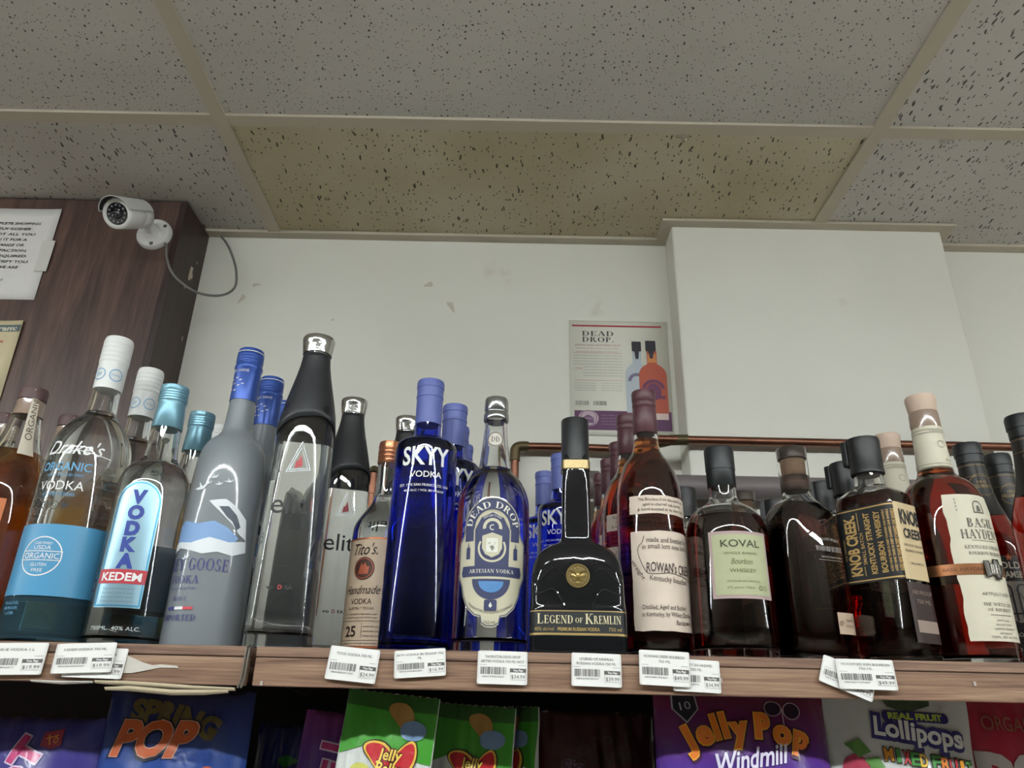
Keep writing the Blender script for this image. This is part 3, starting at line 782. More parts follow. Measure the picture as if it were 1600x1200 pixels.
# --- clear litre bottle, white ribbed cap, wide blue band
def blue_band_bottle():
    b = empty('clear_vodka_bottle')
    P = chaikin([(0, .036), (0, .0445), (.004, .045), (.195, .045), (.222, .043), (.247, .030), (.258, .0175), (.266, .0158), (.30, .0148), (.342, .0148)], 3)
    shell(b, P, G_CLEAR, L_VODKA, .262)
    cap = rev(b, 'cap', [(.292, .0160), (.296, .0162), (.326, .0162)] + ribs(.327, .357, .0168, 5) + [(.358, .0165), (.361, .0155), (.3615, .003)], mat('white_cap', 'd5d5d3', .4))
    p = Print(); cf = on_cyl([(0, .0163), (1, .0163)], .0163, .0004)
    for u in (-.006, .0135): p.arc(u, .309, .0068, .0078); p.text('GF' if u < 0 else 'ORGANIC', u, .309, .0045 if u < 0 else .0022, w=None if u < 0 else .011)
    p.build('cap_emblem', mat('blue_print', '5d9bc4', .5), cap, cf, su=.002)
    f = on_cyl(P, .045, .0004)
    band = sleeve(b, 'blue_band', [(.046, .0455), (.06, .0455), (.12, .0455)], mat('blue_band', '4a8cb4', .35))
    p = Print(); c = .0
    p.arc(c, .086, .0195, .0207); p.rect(c - .0205, .0815, c + .0205, .0823); p.rect(c - .0205, .0907, c + .0205, .0915)
    p.text('CERTIFIED', c, .0995, .0026, w=.018); p.text('USDA', c, .0950, .0044, w=.0175); p.text('ORGANIC', c, .0865, .0062, w=.036); p.text('GLUTEN', c, .0772, .0034, w=.016); p.text('FREE', c, .0716, .0034, w=.011)
    p.build('seal', INK_W, band, on_cyl(P, .045, .0009), su=.003)
    p = Print()
    p.text("Drake's", .006, .207, .0165, w=.06, shear=.35, bold=.005); p.line([(-.02, .199), (.012, .203), (.045, .198)], .0009)
    p.build('name_lettering', INK_W, b, f, su=.004, sv=.006)
    Print().text('VODKA', 0, .163, .0105, w=.049).build('product_lettering', INK_W, b, f, su=.004)
    p = Print()
    p.text('ORGANIC', 0, .1845, .0100, w=.055, bold=.01); p.text('GRAIN DISTILLED SPIRIT', .002, .1745, .003, w=.04); p.text('SIX TIMES DISTILLED', 0, .153, .0036, w=.034)
    p.build('blue_lettering', MATS['blue_print'], b, f, su=.004, sv=.006)
    p = Print()
    p.text('40% ALC/VOL', -.02, .0385, .003, w=.02); p.text('(80 PROOF)', -.02, .0335, .003, w=.019); p.text('1 LITER', -.02, .0285, .003, w=.013)
    p.build('foot_lettering', MATS['blue_print'], b, f, su=.004, sv=.006)
    p = Print()
    for i in range(3): p.arc(-.021 + i * .0105, .1405, .0038, .0045)
    p.text('e', -.021, .1405, .004); p.text('R', -.0105, .1405, .004); p.text('U', 0, .1405, .0045)
    p.poly([(.0105, .1365), (.0145, .141), (.0135, .1435), (.0115, .1435), (.0105, .142), (.0095, .1435), (.0075, .1435), (.0065, .141)])
    p.build('symbols', INK_K, b, f, su=.004)
    sleeve(b, 'tinted_foot', [(.004, .0452), (.045, .0454)], mat('blue_tint', (.34, .62, .78), .05, trans=.95, ior=1.05))
    return b
place(blue_band_bottle(), 'bottle', 'clear bottles with white ribbed caps', [
    (-.494, .842, 1, 'clear vodka bottle with white ribbed cap and broad blue band, frontmost of its file'),
    (-.4945, .934, 4, 'white-capped clear bottle directly behind the blue-banded front one'),
    (-.497, 1.026, 0, 'white-capped clear bottle third back behind the blue-banded one, beside teal cap'),
    (-.479, 1.150, 0, 'white-capped bottle farthest back, a sliver between teal cap and frosted bottle')])

# --- clear bottle with teal capsule and arched silver label
def arch_bottle():
    b = empty('arch_label_bottle')
    P = chaikin([(0, .031), (0, .038), (.004, .0385), (.160, .0385), (.180, .0375), (.194, .031), (.202, .0205), (.210, .0178), (.235, .0158), (.285, .0150)], 3)
    shell(b, P, G_CLEAR, L_VODKA, .196)
    rev(b, 'cap', [(.243, .0166), (.244, .0172), (.272, .0155), (.276, .0153)] + ribs(.277, .290, .0162, 4) + [(.292, .0163), (.2965, .0158), (.297, .003)], mat('teal_capsule', '7099a8', .32, .4))
    f = on_cyl(P, .0385, .0004); f2 = on_cyl(P, .0385, .0008); f3 = on_cyl(P, .0385, .0012)
    def arch(w, z0, z1): return [(-w, z0), (w, z0)] + [(w * cos(radians(a)), z1 + w * sin(radians(a))) for a in range(0, 181, 15)]
    lb = Print().poly(arch(.0245, .036, .146)).build('label', mat('silver_label', '93b3c2', .3, .75, noise=.15, nscale=25), b, f, su=.004)
    Print().outline(arch(.0228, .038, .1455), .0017).build('label_border', mat('blue_foil', '4a93b8', .3, .5), lb, f2, su=.004)
    p = Print()
    for i, ch in enumerate('VODKA'): p.text(ch, .001, .1525 - i * .0172, .0142, bold=.065)
    p.build('lettering', mat('royal_print', '243a8c', .4), lb, f2, su=.004)
    rd = Print().rect(-.0245, .060, .0245, .0745).build('red_band', mat('red_foil', 'b0303c', .4), lb, f2, su=.004)
    Print().text('KEDEM', 0, .0672, .0085, w=.040, bold=.025).build('brand_lettering', INK_W, lb, f3, su=.004)
    p = Print(); [p.text('finest grain neutral spirits', 0, .055 - i * .0042, .0022, w=.032) for i in range(4)]; p.build('small_print', mat('steel_print', '6f8794', .5), lb, f2, su=.004)
    Print().text('750ML  40% ALC.', .004, .016, .004, w=.05).build('embossed_lettering', mat('glass_emboss', 'b9c2c2', .2), b, f, su=.004)
    return b
place(arch_bottle(), 'bottle', 'clear bottles with teal caps', [
    (-.410, .838, 6, 'clear vodka bottle with teal cap and arched silver label, frontmost'),
    (-.4095, .926, 6, 'teal-capped clear bottle behind the one with the arched silver label')])

# --- frosted bottle with blue capsule
def frosted_bottle():
    b = empty('frosted_bottle')
    P = chaikin([(0, .033), (0, .0405), (.004, .041), (.170, .0405), (.205, .0385), (.228, .0330), (.240, .0185), (.252, .0163), (.285, .0148), (.340, .0146)], 3)
    shell(b, P, mat('frosted_glass', (.335, .37, .40), .38, trans=.5, ior=1.4, coat=.6), None)
    cap = rev(b, 'cap', [(.284, .0158), (.325, .0156), (.327, .0166), (.330, .0166), (.332, .0157), (.334, .0157)] + ribs(.335, .346, .0160, 3, .0004) + [(.350, .0158), (.353, .0148), (.3535, .002)], mat('blue_capsule', '34509a', .33, .35))
    p = Print(); cf = on_cyl([(0, .0158), (1, .0158)], .0158, .0005)
    p.text('GREY GOOSE', 0, .321, .0035, w=.024, face='serif'); p.rect(-.04, .3283, .04, .3290); p.rect(-.04, .3475, .04, .3483)
    def goose(p, x, y, s, fl=1):
        p.poly([(x - s * fl, y - .1 * s), (x - .2 * s * fl, y + .1 * s), (x - .35 * s * fl, y + .75 * s), (x + .15 * s * fl, y + .15 * s), (x + .9 * s * fl, y + .55 * s), (x + .4 * s * fl, y - .15 * s), (x - .1 * s * fl, y - .25 * s)])
    for i, (x, y) in enumerate(((-.007, .309), (-.001, .311), (.004, .308), (-.01, .302), (-.004, .3035), (.002, .301), (.007, .303), (-.008, .296), (-.002, .295))): goose(p, x, y, .0026)
    p.build('capsule_print', INK_W, cap, cf, su=.002)
    f = on_cyl(P, .041, .0004); f2 = on_cyl(P, .041, .0008)
    p = Print()
    p.poly([(-.045, .104), (-.02, .108), (.0, .106), (.02, .112), (.040, .108), (.06, .112), (.062, .100), (.045, .094), (.03, .097), (.015, .094), (0, .098), (-.015, .101), (-.03, .096), (-.05, .093)])
    p.poly([(.012, .152), (.03, .155), (.044, .146), (.056, .135), (.06, .112), (.05, .118), (.040, .128), (.026, .140)])
    for x, y, s in ((-.001, .167, .0105), (.013, .179, .006), (.008, .172, .0045), (.020, .171, .0048), (.030, .175, .006), (-.004, .090, .007)): goose(p, x, y, s)
    p.build('white_art', mat('pale_art', 'd4d8dc', .5), b, f2, su=.004, sv=.006)
    Print().poly([(-.05, .112), (-.035, .126), (-.015, .131), (.005, .127), (.022, .130), (.036, .124), (.05, .114), (.045, .106), (.02, .110), (0, .104), (-.02, .107), (-.05, .103)]).build('blue_art', mat('sea_blue_art', '7b9cc8', .5), b, f, su=.004, sv=.006)
    Print().poly([(.024, .146), (.034, .147), (.044, .138), (.050, .126), (.046, .122), (.040, .131), (.034, .135)]).build('dark_art', mat('rock_art', '4b535e', .5), b, on_cyl(P, .041, .0011), su=.004, sv=.006)
    p = Print()
    p.text('GREY GOOSE', .004, .083, .0128, w=.080, face='serif'); p.text('VODKA', -.002, .0672, .0080, w=.038, face='serif')
    p.text('DISTILLED AND BOTTLED', -.002, .058, .0022, w=.034); p.text('FRANCE', -.002, .0475, .0042, w=.018, face='serif'); p.text('IMPORTED', -.001, .0285, .0060, w=.042, face='serif')
    p.rect(-.016, .0365, -.0055, .0395)
    p.build('navy_lettering', mat('navy_print', '3a3a72', .5), b, f2, su=.004)
    Print().rect(-.0055, .0365, .005, .0395).build('flag_white', INK_W, b, f2, su=.004)
    Print().rect(.005, .0365, .0155, .0395).build('flag_red', mat('flag_red', 'b8434e', .5), b, f2, su=.004)
    return b
place(frosted_bottle(), 'bottle', 'frosted bottles with blue capsules', [
    (-.3305, .850, -20, 'frosted grey vodka bottle with blue capsule and flying birds, frontmost'),
    (-.329, .936, -12, 'frosted blue-capped bottle second in its file, half hidden by the front one'),
    (-.334, 1.022, -22, 'frosted blue-capped bottle third in its file beside tall black-topped bottle')])

# --- tall clear bottle with long black shoulder sleeve and chrome top
def black_top_bottle():
    b = empty('black_shouldered_bottle')
    rows = [(0, .030, .030, 3), (0, .0345, .0345, 3), (.004, .0355, .0355, 3), (.03, .0352, .0352, 3), (.235, .0328, .0328, 3), (.262, .0315, .0315, 2.6), (.290, .0255, .0255, 2.3), (.320, .0185, .0185, 2), (.338, .0158, .0158, 2), (.350, .0155, .0155, 2)]
    P4 = chaikin(rows, 2)
    shell(b, P4, G_CLEAR, L_VODKA, .30, t=.0035, base=.016)
    pr4 = [(r[0], r[1]) for r in P4]
    S = 48; V, Fc = [], []
    zs = [0, .1, .25, .4, .55, .7, .85, .94, 1]
    for k in zs:
        for i in range(S):
            a = 2 * pi * i / S; front = max(0, -sin(a - .35))
            zb = .236 + .020 * front ** 1.5; z = zb + (.3435 - zb) * k
            n = 3 if z < .262 else 2.3; r = interp(pr4, z) + .0008; e = 2 / n; c, s = cos(a), sin(a)
            V.append((r * math.copysign(abs(c) ** e, c), r * math.copysign(abs(s) ** e, s), z))
    for k in range(len(zs) - 1):
        for i in range(S): Fc.append((k * S + i, k * S + (i + 1) % S, (k + 1) * S + (i + 1) % S, (k + 1) * S + i))
    o = mobj('black_sleeve', V, Fc, mat('matte_black', '202124', .45), b, smooth=True)
    md = o.modifiers.new('thickness', 'SOLIDIFY'); md.thickness = .0007
    rev(b, 'cap', [(.342, .0158), (.345, .0158), (.3455, .0175), (.360, .0192), (.3655, .0198), (.368, .0188), (.3685, .003)], mat('crushed_chrome', 'c8c8c6', .12, 1, bump=.6, nscale=60))
    def f(u, v):
        r = interp(pr4, v); n = 3; q = min(abs(u) / r, .999)
        return (u, -r * (1 - q ** n) ** (1 / n) - .0006, v)
    p = Print()
    Print().text('elit', -.004, .151, .0235, w=.040, bold=.004).build('name_lettering', INK_K, b, f, su=.004); p.text('vo', -.012, .061, .0046, w=.0085, bold=.02); p.text('KA', .0068, .061, .0042, bold=.02)
    p.build('black_lettering', INK_K, b, f, su=.004)
    p = Print()
    p.poly([(-.0045, .1905), (.004, .193), (.0035, .198), (.001, .207), (-.001, .2), (-.0035, .199)]); p.text('D', -.002, .061, .0046, bold=.02); p.text('by stoli', .0185, .150, .003, w=.013, rot=pi / 2)
    p.build('red_print', mat('flame_red', 'a8303a', .4), b, f, su=.004)
    p = Print()
    tri = [(-.013, .186), (.013, .1895), (.0005, .222)]; tri2 = [(-.0098, .1885), (.0098, .191), (.0005, .215)]
    for q in (tri, tri2): p.line(q + [q[0]], .0010)
    p.build('triangle_emblem', mat('silver_print', '8f9398', .25, .6), b, f, su=.004)
    return b
place(black_top_bottle(), 'bottle', 'clear bottles with black shoulders and chrome tops', [
    (-.2455, .842, 10, 'tall clear bottle with black tapered shoulder and chrome top, frontmost'),
    (-.239, 1.044, 20, 'black-shouldered clear bottle standing back between its twin and copper-capped bottle'),
    (-.168, 1.115, 0, 'black-shouldered bottle farthest back, chrome top beside the cobalt bottle')])

# --- kraft label bottle with copper cap
def kraft_bottle():
    b = empty('kraft_label_bottle')
    P = chaikin([(0, .030), (0, .0365), (.004, .037), (.138, .037), (.152, .0345), (.170, .0215), (.180, .0155), (.20, .0140), (.245, .0135)], 3)
    shell(b, P, G_CLEAR, L_VODKA, .186)
    rev(b, 'cap', [(.228, .0143), (.2285, .0146)] + ribs(.229, .246, .0150, 3, .0005) + [(.250, .0150), (.256, .0143), (.2565, .003)], mat('copper_cap', 'c07f5c', .3, .8))
    lb = Print().rect(-.052, .007, .052, .129).build('label', mat('kraft_paper', 'c4ae95', .6, noise=.06, nscale=90), b, on_cyl(P, .037, .0004), su=.004)
    f = on_cyl(P, .037, .0008)
    [Print().rect(-.052, a_, .052, b_).build('copper_edge', mat('copper_foil', 'b06a48', .35, .6), lb, f, su=.004) for a_, b_ in ((.127, .129), (.007, .0095))]
    p = Print(); p.disc(0, .0935, .0130); p.build('round_seal', mat('seal_brown', '4a2b24', .5), lb, f, su=.003)
    p = Print(); p.arc(0, .0935, .0108, .0117); p.poly([(-.007, .087), (-.003, .1), (-.001, .0965), (.002, .1005), (.004, .0955), (.007, .0955), (.006, .087)]); p.build('seal_art', mat('seal_copper', 'a8583c', .4, .3), lb, on_cyl(P, .037, .0012), su=.003)
    p = Print()
    Print().text('25', -.010, .025, .0115, bold=.02).build('number', mat('brown_ink', '2e211b', .5), lb, f, su=.004)
    Print().text("Tito's.", 0, .116, .0135, w=.034, shear=.3, bold=.006).build('name_lettering', MATS['brown_ink'], lb, f, su=.004)
    Print().text('Handmade', 0, .0700, .0098, w=.044, shear=.35).build('script_lettering', MATS['brown_ink'], lb, f, su=.004)
    p.text('VODKA', 0, .0570, .0062, w=.026); p.text('AUSTIN * TEXAS', 0, .0492, .0030, w=.032)
    for i in range(2): p.text("Texas' Original Handmade Vodka distilled in copper", 0, .0432 - i * .0036, .0020, w=.042)
    p.rect(.004, .017, .0044, .033); p.rect(-.03, .0355, .03, .0359); p.rect(-.03, .0150, .03, .0154)
    for i in range(3): p.text('bottled with care', .0145, .0300 - i * .005, .002, w=.017)
    p.text('crafted in small batches', -.0, .0122, .002, w=.045)
    p.build('lettering', mat('brown_ink', '2e211b', .5), lb, f, su=.004)
    return b
place(kraft_bottle(), 'bottle', None, [(-.156, .910, -20, 'clear vodka bottle with copper cap and tan paper label beside cobalt bottle')])

# --- cobalt bottle
def cobalt_bottle():
    b = empty('cobalt_bottle')
    P = chaikin([(0, .032), (0, .0375), (.004, .0378), (.10, .0372), (.216, .0360), (.2285, .0352), (.2335, .0300), (.2365, .0195), (.241, .0157), (.258, .0152), (.300, .0150)], 3)
    shell(b, P, G_BLUE, L_VODKA, .236, t=.0028)
    rev(b, 'cap', [(.2555, .0156), (.289, .0157), (.2895, .0163), (.2915, .0163), (.292, .0158), (.3015, .0159), (.302, .0165), (.3085, .0166), (.3115, .0158), (.312, .002)], mat('periwinkle_cap', '5862a0', .45))
    f = on_cyl(P, .0365, .0005)
    p = Print(); p.text('SKYY', 0, .208, .0220, w=.056, bold=.022); p.text('VODKA', .001, .186, .0072, w=.036, bold=.006); p.text('EST. 1992 SAN FRANCISCO, USA', 0, .1735, .0030, w=.058); p.text('40% ALC / VOL 80 PROOF', 0, .1672, .0026, w=.046)
    p.build('lettering', INK_W, b, f, su=.004, sv=.006)
    return b
place(cobalt_bottle(), 'bottle', 'cobalt blue bottles', [
    (-.102, .840, 7, 'cobalt blue vodka bottle with periwinkle cap and bold white name, frontmost'),
    (-.0775, .919, 8, 'cobalt blue bottle second in its file, right behind the front one'),
    (-.079, .998, 4, 'cobalt blue bottle third in its file, mostly hidden by the second'),
    (-.077, 1.077, 4, 'cobalt blue bottle last in its file, only cap edge showing'),
    (.0530, 1.206, -8, 'cobalt blue bottle far back, cap seen left of the square black neck'),
    (.0740, 1.112, -12, 'cobalt blue bottle hidden behind the square black neck of the squat bottle')])

# --- clear bottle with ornate oval label
def ornate_bottle():
    b = empty('ornate_label_bottle')
    P = chaikin([(0, .034), (0, .0405), (.004, .0412), (.148, .0412), (.170, .0400), (.190, .0310), (.199, .0205), (.207, .0180), (.235, .0150), (.262, .0128), (.285, .0128)], 3)
    shell(b, P, G_CLEAR, L_VODKA, .203, base=.014)
    cap = rev(b, 'cap', [(.262, .0136), (.264, .0150), (.272, .0150), (.2735, .0138), (.275, .0138), (.276, .0143), (.289, .0143), (.292, .0133), (.2922, .002)], mat('shrink_chrome', 'a9aaa9', .16, .9, bump=.4, nscale=70))
    p = Print(); p.disc(0, .2365, .0092); nb = p.build('neck_badge', mat('badge_paper', 'c9c4b8', .5), b, on_cyl(P, .0148, .0006), su=.002, sv=.004)
    p = Print(); p.arc(0, .2365, .0078, .0088); p.text('DD', 0, .2365, .0068, w=.0088, face='serif'); p.build('badge_print', mat('badge_ink', '5f4a4c', .5), nb, on_cyl(P, .0148, .0010), su=.002, sv=.004)
    N = mat('navy_label', '2e3357', .5); f1, f2, f3, f4 = [on_cyl(P, .0412, .0004 * k) for k in (1, 2, 3, 4)]
    out = [(-.040, .076), (-.0345, .066), (-.032, .056), (-.026, .044), (-.017, .036), (-.0105, .0345), (-.009, .0275), (-.004, .0245), (.004, .0245), (.009, .0275), (.0105, .0345), (.017, .036), (.026, .044), (.032, .056), (.0345, .066), (.040, .076), (.0405, .112), (.035, .119), (.0325, .126)]
    out += [(.0325 * cos(radians(a)), .126 + .0345 * sin(radians(a))) for a in range(10, 171, 10)] + [(-.0325, .126), (-.035, .119), (-.0405, .112)]
    lb = Print().poly(out).build('label', mat('bone_label', 'bdb79f', .5), b, f1, su=.004)
    p = Print()
    for s in (1,):
        p.arc(0, .126, .0195, .0312, 0, 180, 24, 1.06)
        p.rect(-.0312, .113, -.0205, .126); p.rect(.0205, .113, .0312, .126)
    p.poly([(-.018, .080), (.018, .080), (.019, .125), (.012, .138), (0, .1435), (-.012, .138), (-.019, .125)])
    p.poly([(-.033, .0755), (.033, .0755), (.0345, .0795), (.033, .0865), (-.033, .0865), (-.0345, .0795)])
    p.poly([(-.0205, .073)] + [(.0205 * cos(radians(a)), .073 + .021 * sin(radians(a))) for a in range(180, 361, 12)])
    p.rrect(-.0065, .0405, .0065, .052, .002)
    for sx in (-1, 1):
        p.rect(sx * .0265 - .0025, .094, sx * .0265 + .0025, .106); p.poly([(sx * .0265 - .001, .106), (sx * .0265 + .001, .106), (sx * .0265, .112)])
    p.outline([(x * .965, .09 + (y - .09) * .975) for x, y in out], .0009)
    p.build('navy_print', N, lb, f2, su=.004)
    p = Print()
    p.arc(0, .126, .0186, .0193, 0, 180, 24, 1.06); p.arc(0, .126, .0316, .0322, 0, 180, 24, 1.06)
    p.arc(0, .105, .0128, .0150, 150, 390); p.poly([(-.0105, .118), (0, .1215), (.0105, .118), (.0105, .105), (.007, .0985), (0, .095), (-.007, .0985), (-.0105, .105)])
    p.arc(0, .127, .0068, .0102, -10, 190)
    p.build('bone_print', MATS['bone_label'], lb, f3, su=.004)
    p = Print()
    p.text('DEAD DROP', 0, .126 + .0262, .0072, w=.076, face='serif', bend=.0262)
    p.text('FROM DEEP TO DEAR', 0, .1400, .0022, w=.02, bend=.016); p.arc(0, .127, .0021, .0031, 60, 300)
    p.text('ARTESIAN VODKA', 0, .081, .0038, w=.048, face='serif'); p.poly([(0, .0495), (.0018, .0455), (0, .0435), (-.0018, .0455)])
    p.build('white_lettering', mat('ivory_print', 'd4d3c8', .5), lb, f4, su=.003)
    Print().rrect(-.0060, .1005, .0060, .1155, .0015).build('shield_panel', MATS['ivory_print'], lb, f4, su=.003)
    p = Print(); p.text('H', -.0028, .110, .003); p.text('1', .0028, .110, .003); p.poly([(0, .102), (.0025, .105), (.001, .108), (-.0025, .1065)]); p.build('shield_print', mat('shield_grey', '77766e', .5), lb, on_cyl(P, .0412, .002), su=.003)
    Print().poly([(-.0130, .0705)] + [(.0130 * cos(radians(a)), .0705 + .0115 * sin(radians(a))) for a in range(180, 361, 15)]).build('blue_print', mat('lagoon_blue', '4d7fb5', .5), lb, f3, su=.004)
    p = Print(); p.text('THORNTON DISTILLING COMPANY', 0, .0395, .0027, w=.052, bend=-.035); p.text('750 ML', 0, .0292, .003, w=.0135); p.build('dark_lettering', mat('taupe_ink', '55504a', .5), lb, f2, su=.003)
    return b
place(ornate_bottle(), 'bottle', None, [(-.0215, .843, 1, 'clear vodka bottle with navy and bone oval label and chrome cap')])

# --- squat black bottle
def squat_bottle():
    b = empty('squat_black_bottle')
    rows = [(0, .047, .025, 4), (0, .0492, .027, 5), (.004, .0500, .0278, 5), (.044, .0500, .0278, 5), (.0465, .0488, .0272, 5), (.080, .0484, .0270, 4.5), (.098, .0440, .0255, 4), (.108, .0330, .0215, 3.5), (.1125, .0200, .0175, 4), (.117, .0160, .0160, 5), (.15, .0156, .0156, 5), (.196, .0152, .0152, 5), (.225, .0120, .0120, 2)]
    P4 = chaikin(rows, 2)
    shell(b, P4, G_BLACK, mat('vodka_dark', (.6, .6, .62), 0, trans=1, ior=1.36), .19, t=.003, S=56)
    rev(b, 'cap', [(.2045, .0150), (.205, .0155), (.254, .0157), (.2555, .0150), (.256, .003)], mat('cap_black', '191b1d', .42))
    V, Fc = loft([(.1935, .0152, .0152, 5), (.1945, .0161, .0161, 5), (.2038, .0161, .0161, 5), (.2045, .0152, .0152, 5)], 48); gb = mobj('gold_band', V, Fc, mat('gold_metal', '9a8862', .38, .8, noise=.25, nscale=300), b, smooth=True)
    pr4 = [(r[0], r[1]) for r in P4]; pd = [(r[0], r[2]) for r in P4]
    def fs(eps):
        def f(u, v):
            hw, hd = interp(pr4, v), interp(pd, v); n = 5
            q = min(abs(u / hw), .9995); return (u, -(hd * (1 - q ** n) ** (1 / n)) - eps, v)
        return f
    lb = Print().rect(-.0492, .0165, .0492, .0415).build('label', mat('black_label', '15181a', .5), b, fs(.0005), su=.003)
    p = Print(); p.rect(-.049, .0400, .049, .0408); p.rect(-.049, .0172, .049, .0192); p.text('PREMIUM RUSSIAN VODKA', 0, .0230, .0033, w=.042, bold=.03); p.text('40% alc/vol', -.0345, .0232, .0036, w=.0195); p.text('750 ml', .0365, .0232, .0036, w=.013); p.build('gold_print', INK_G, lb, fs(.001), su=.003)
    p = Print(); p.text('L', -.0385, .0330, .0098, face='serif'); p.text('EGEND', -.0200, .0322, .0078, w=.0285, face='serif'); p.text('OF', .0005, .0315, .0048, face='serif'); p.text('K', .0110, .0330, .0098, face='serif'); p.text('REMLIN', .0290, .0322, .0078, w=.0275, face='serif'); p.build('lettering', mat('pale_gold', 'cfc4a0', .4), lb, fs(.001), su=.003)
    V, Fc = lathe([(0, .0118), (.0016, .0124), (.0022, .0118), (.0022, .0106), (.0014, .0100), (.0014, .0004)], 32)
    md = mobj('medallion', [(x, -z - .0268, y + .0755) for x, y, z in V], Fc, mat('medal_gold', '82704a', .32, .9), b, smooth=True)
    p = Print()
    for sx in (-1, 1):
        p.poly([(0, -.003), (sx * .0025, .0035), (sx * .0085, .0055), (sx * .0068, .001), (sx * .0078, -.0015), (sx * .0052, -.0028), (sx * .0055, -.0055), (sx * .0015, -.0045)])
        p.poly([(sx * .0006, .003), (sx * .0022, .0072), (sx * .0042, .0068), (sx * .0026, .0058), (sx * .0018, .0028)])
    p.rrect(-.0022, -.0025, .0022, .0028, .0008); p.poly([(-.001, -.004), (.001, -.004), (.003, -.0085), (-.003, -.0085)]); p.rect(-.0012, .0072, .0012, .0088)
    o = p.build('crest', mat('medal_relief', 'a08a58', .3, .9), md, lambda u, v: (u, -.0286, v + .0755), su=None)
    q = o.modifiers.new('relief', 'SOLIDIFY'); q.thickness = .0006; q.offset = 0
    for sx in (-1, 1):       # moulded swags that sweep from the medallion to the shoulders
        for k, (z0, z1, z2) in enumerate(((.0865, .0905, .078), (.082, .0840, .066), (.056, .062, .057))):
            pts = bez([(sx * .013, 0, z0 - .006 * k), (sx * .024, 0, z1), (sx * .036, 0, (z1 + z2) / 2), (sx * .044, 0, z2)], 5)
            V, Fc = tube([fs(-.0004)(p_.x, p_.z) for p_ in pts], .0013, 8); mobj('moulding', V, Fc, G_BLACK, b, smooth=True)
    return b
place(squat_bottle(), 'bottle', None, [(.0700, .8135, -3, 'squat black bottle with square neck, gold collar and gold medallion')])

# --- wine-shaped bourbon bottle with maroon capsule
def maroon_bottle():
    b = empty('maroon_capped_bourbon')
    P = chaikin([(0, .030), (0, .0372), (.004, .0378), (.165, .0378), (.190, .0362), (.214, .0290), (.228, .0180), (.240, .0145), (.27, .0135), (.302, .0133)], 3)
    shell(b, P, G_CLEAR, L_BOURBON, .247)
    rev(b, 'capsule', [(.254, .0141), (.2545, .0145), (.286, .0142), (.2875, .0136), (.289, .0143), (.2935, .0143), (.295, .0137), (.2965, .0145), (.307, .0147), (.3088, .0140), (.309, .002)], mat('maroon_capsule', '4e2c33', .42, noise=.15, nscale=60))
    PAP = mat('parchment', 'cbbbac', .6, noise=.12, nscale=35); INK = mat('sepia_ink', '3f3231', .6); f, f2 = on_cyl(P, .0378, .0004), on_cyl(P, .0378, .0009)
    def torn(x0, y0, x1, y1, s):
        r_ = random.Random(s); pts = []
        for a, b_ in (((x0, y0), (x1, y0)), ((x1, y0), (x1, y1)), ((x1, y1), (x0, y1)), ((x0, y1), (x0, y0))):
            for i in range(8): pts.append((a[0] + (b_[0] - a[0]) * i / 8 + r_.uniform(-.0006, .0006), a[1] + (b_[1] - a[1]) * i / 8 + r_.uniform(-.0006, .0006)))
        return pts
    l1 = Print().poly(torn(-.042, .1495, .042, .170, 1)).build('shoulder_label', PAP, b, f, su=.004)
    p = Print(); [p.text(s, -.002, .1655 - i * .0056, .0036, w=w, jit=.06, shear=.1) for i, (s, w) in enumerate((('The Bourbon from this bottle was', .058), ('aged in charred oak barrels', .048), ('& hand-bottled at its best taste', .06)))]; p.build('lettering', INK, l1, f2, su=.003)
    l2 = Print().poly(torn(-.042, .026, .042, .130, 2)).build('front_label', PAP, b, f, su=.004)
    p = Print()
    p.text('made and bottled by', .002, .1205, .0056, w=.052, jit=.05); p.text('in small lots one batch', 0, .1135, .0056, w=.058, jit=.05)
    p.text("ROWAN's CREEK", .004, .0905, .0105, w=.058, jit=.04, bold=.012, rot=-.04); p.text('Kentucky bourbon', .001, .0785, .0060, w=.046, jit=.05, rot=-.07); p.text('straight', -.034, .0890, .0046, w=.024, rot=-1.0)
    p.line(bez([(-.026, .125, 0), (-.0285, .118, 0), (-.033, .113, 0), (-.0335, .106, 0), (-.031, .098, 0), (-.027, .089, 0), (-.023, .0845, 0), (-.012, .0842, 0), (.0, .0852, 0), (.012, .0832, 0), (.022, .0818, 0), (.034, .079, 0)], 4), .0007)
    p.text('Distilled, Aged and Bottled', -.006, .0500, .0050, w=.050, jit=.05); p.text('in Kentucky, by Willett Distillery', -.001, .0428, .0050, w=.062, jit=.05); p.text('Bardstown KY', .018, .0350, .0050, w=.028, jit=.05)
    p.build('lettering', INK, l2, f2, su=.003)
    return b
place(maroon_bottle(), 'bottle', 'bourbon bottles with maroon capsules', [
    (.158, .852, 18, 'bourbon bottle with maroon capsule and parchment labels, frontmost of five'),
    (.150, .932, 0, 'maroon-capped bourbon second of five, just left behind the front one'),
    (.154, 1.044, 0, 'maroon-capped bourbon third of five, counted from the front'),
    (.150, 1.122, 0, 'maroon-capped bourbon fourth of five, counted from the front'),
    (.147, 1.202, 0, 'maroon-capped bourbon last of five, farthest back by the squat black bottle')])

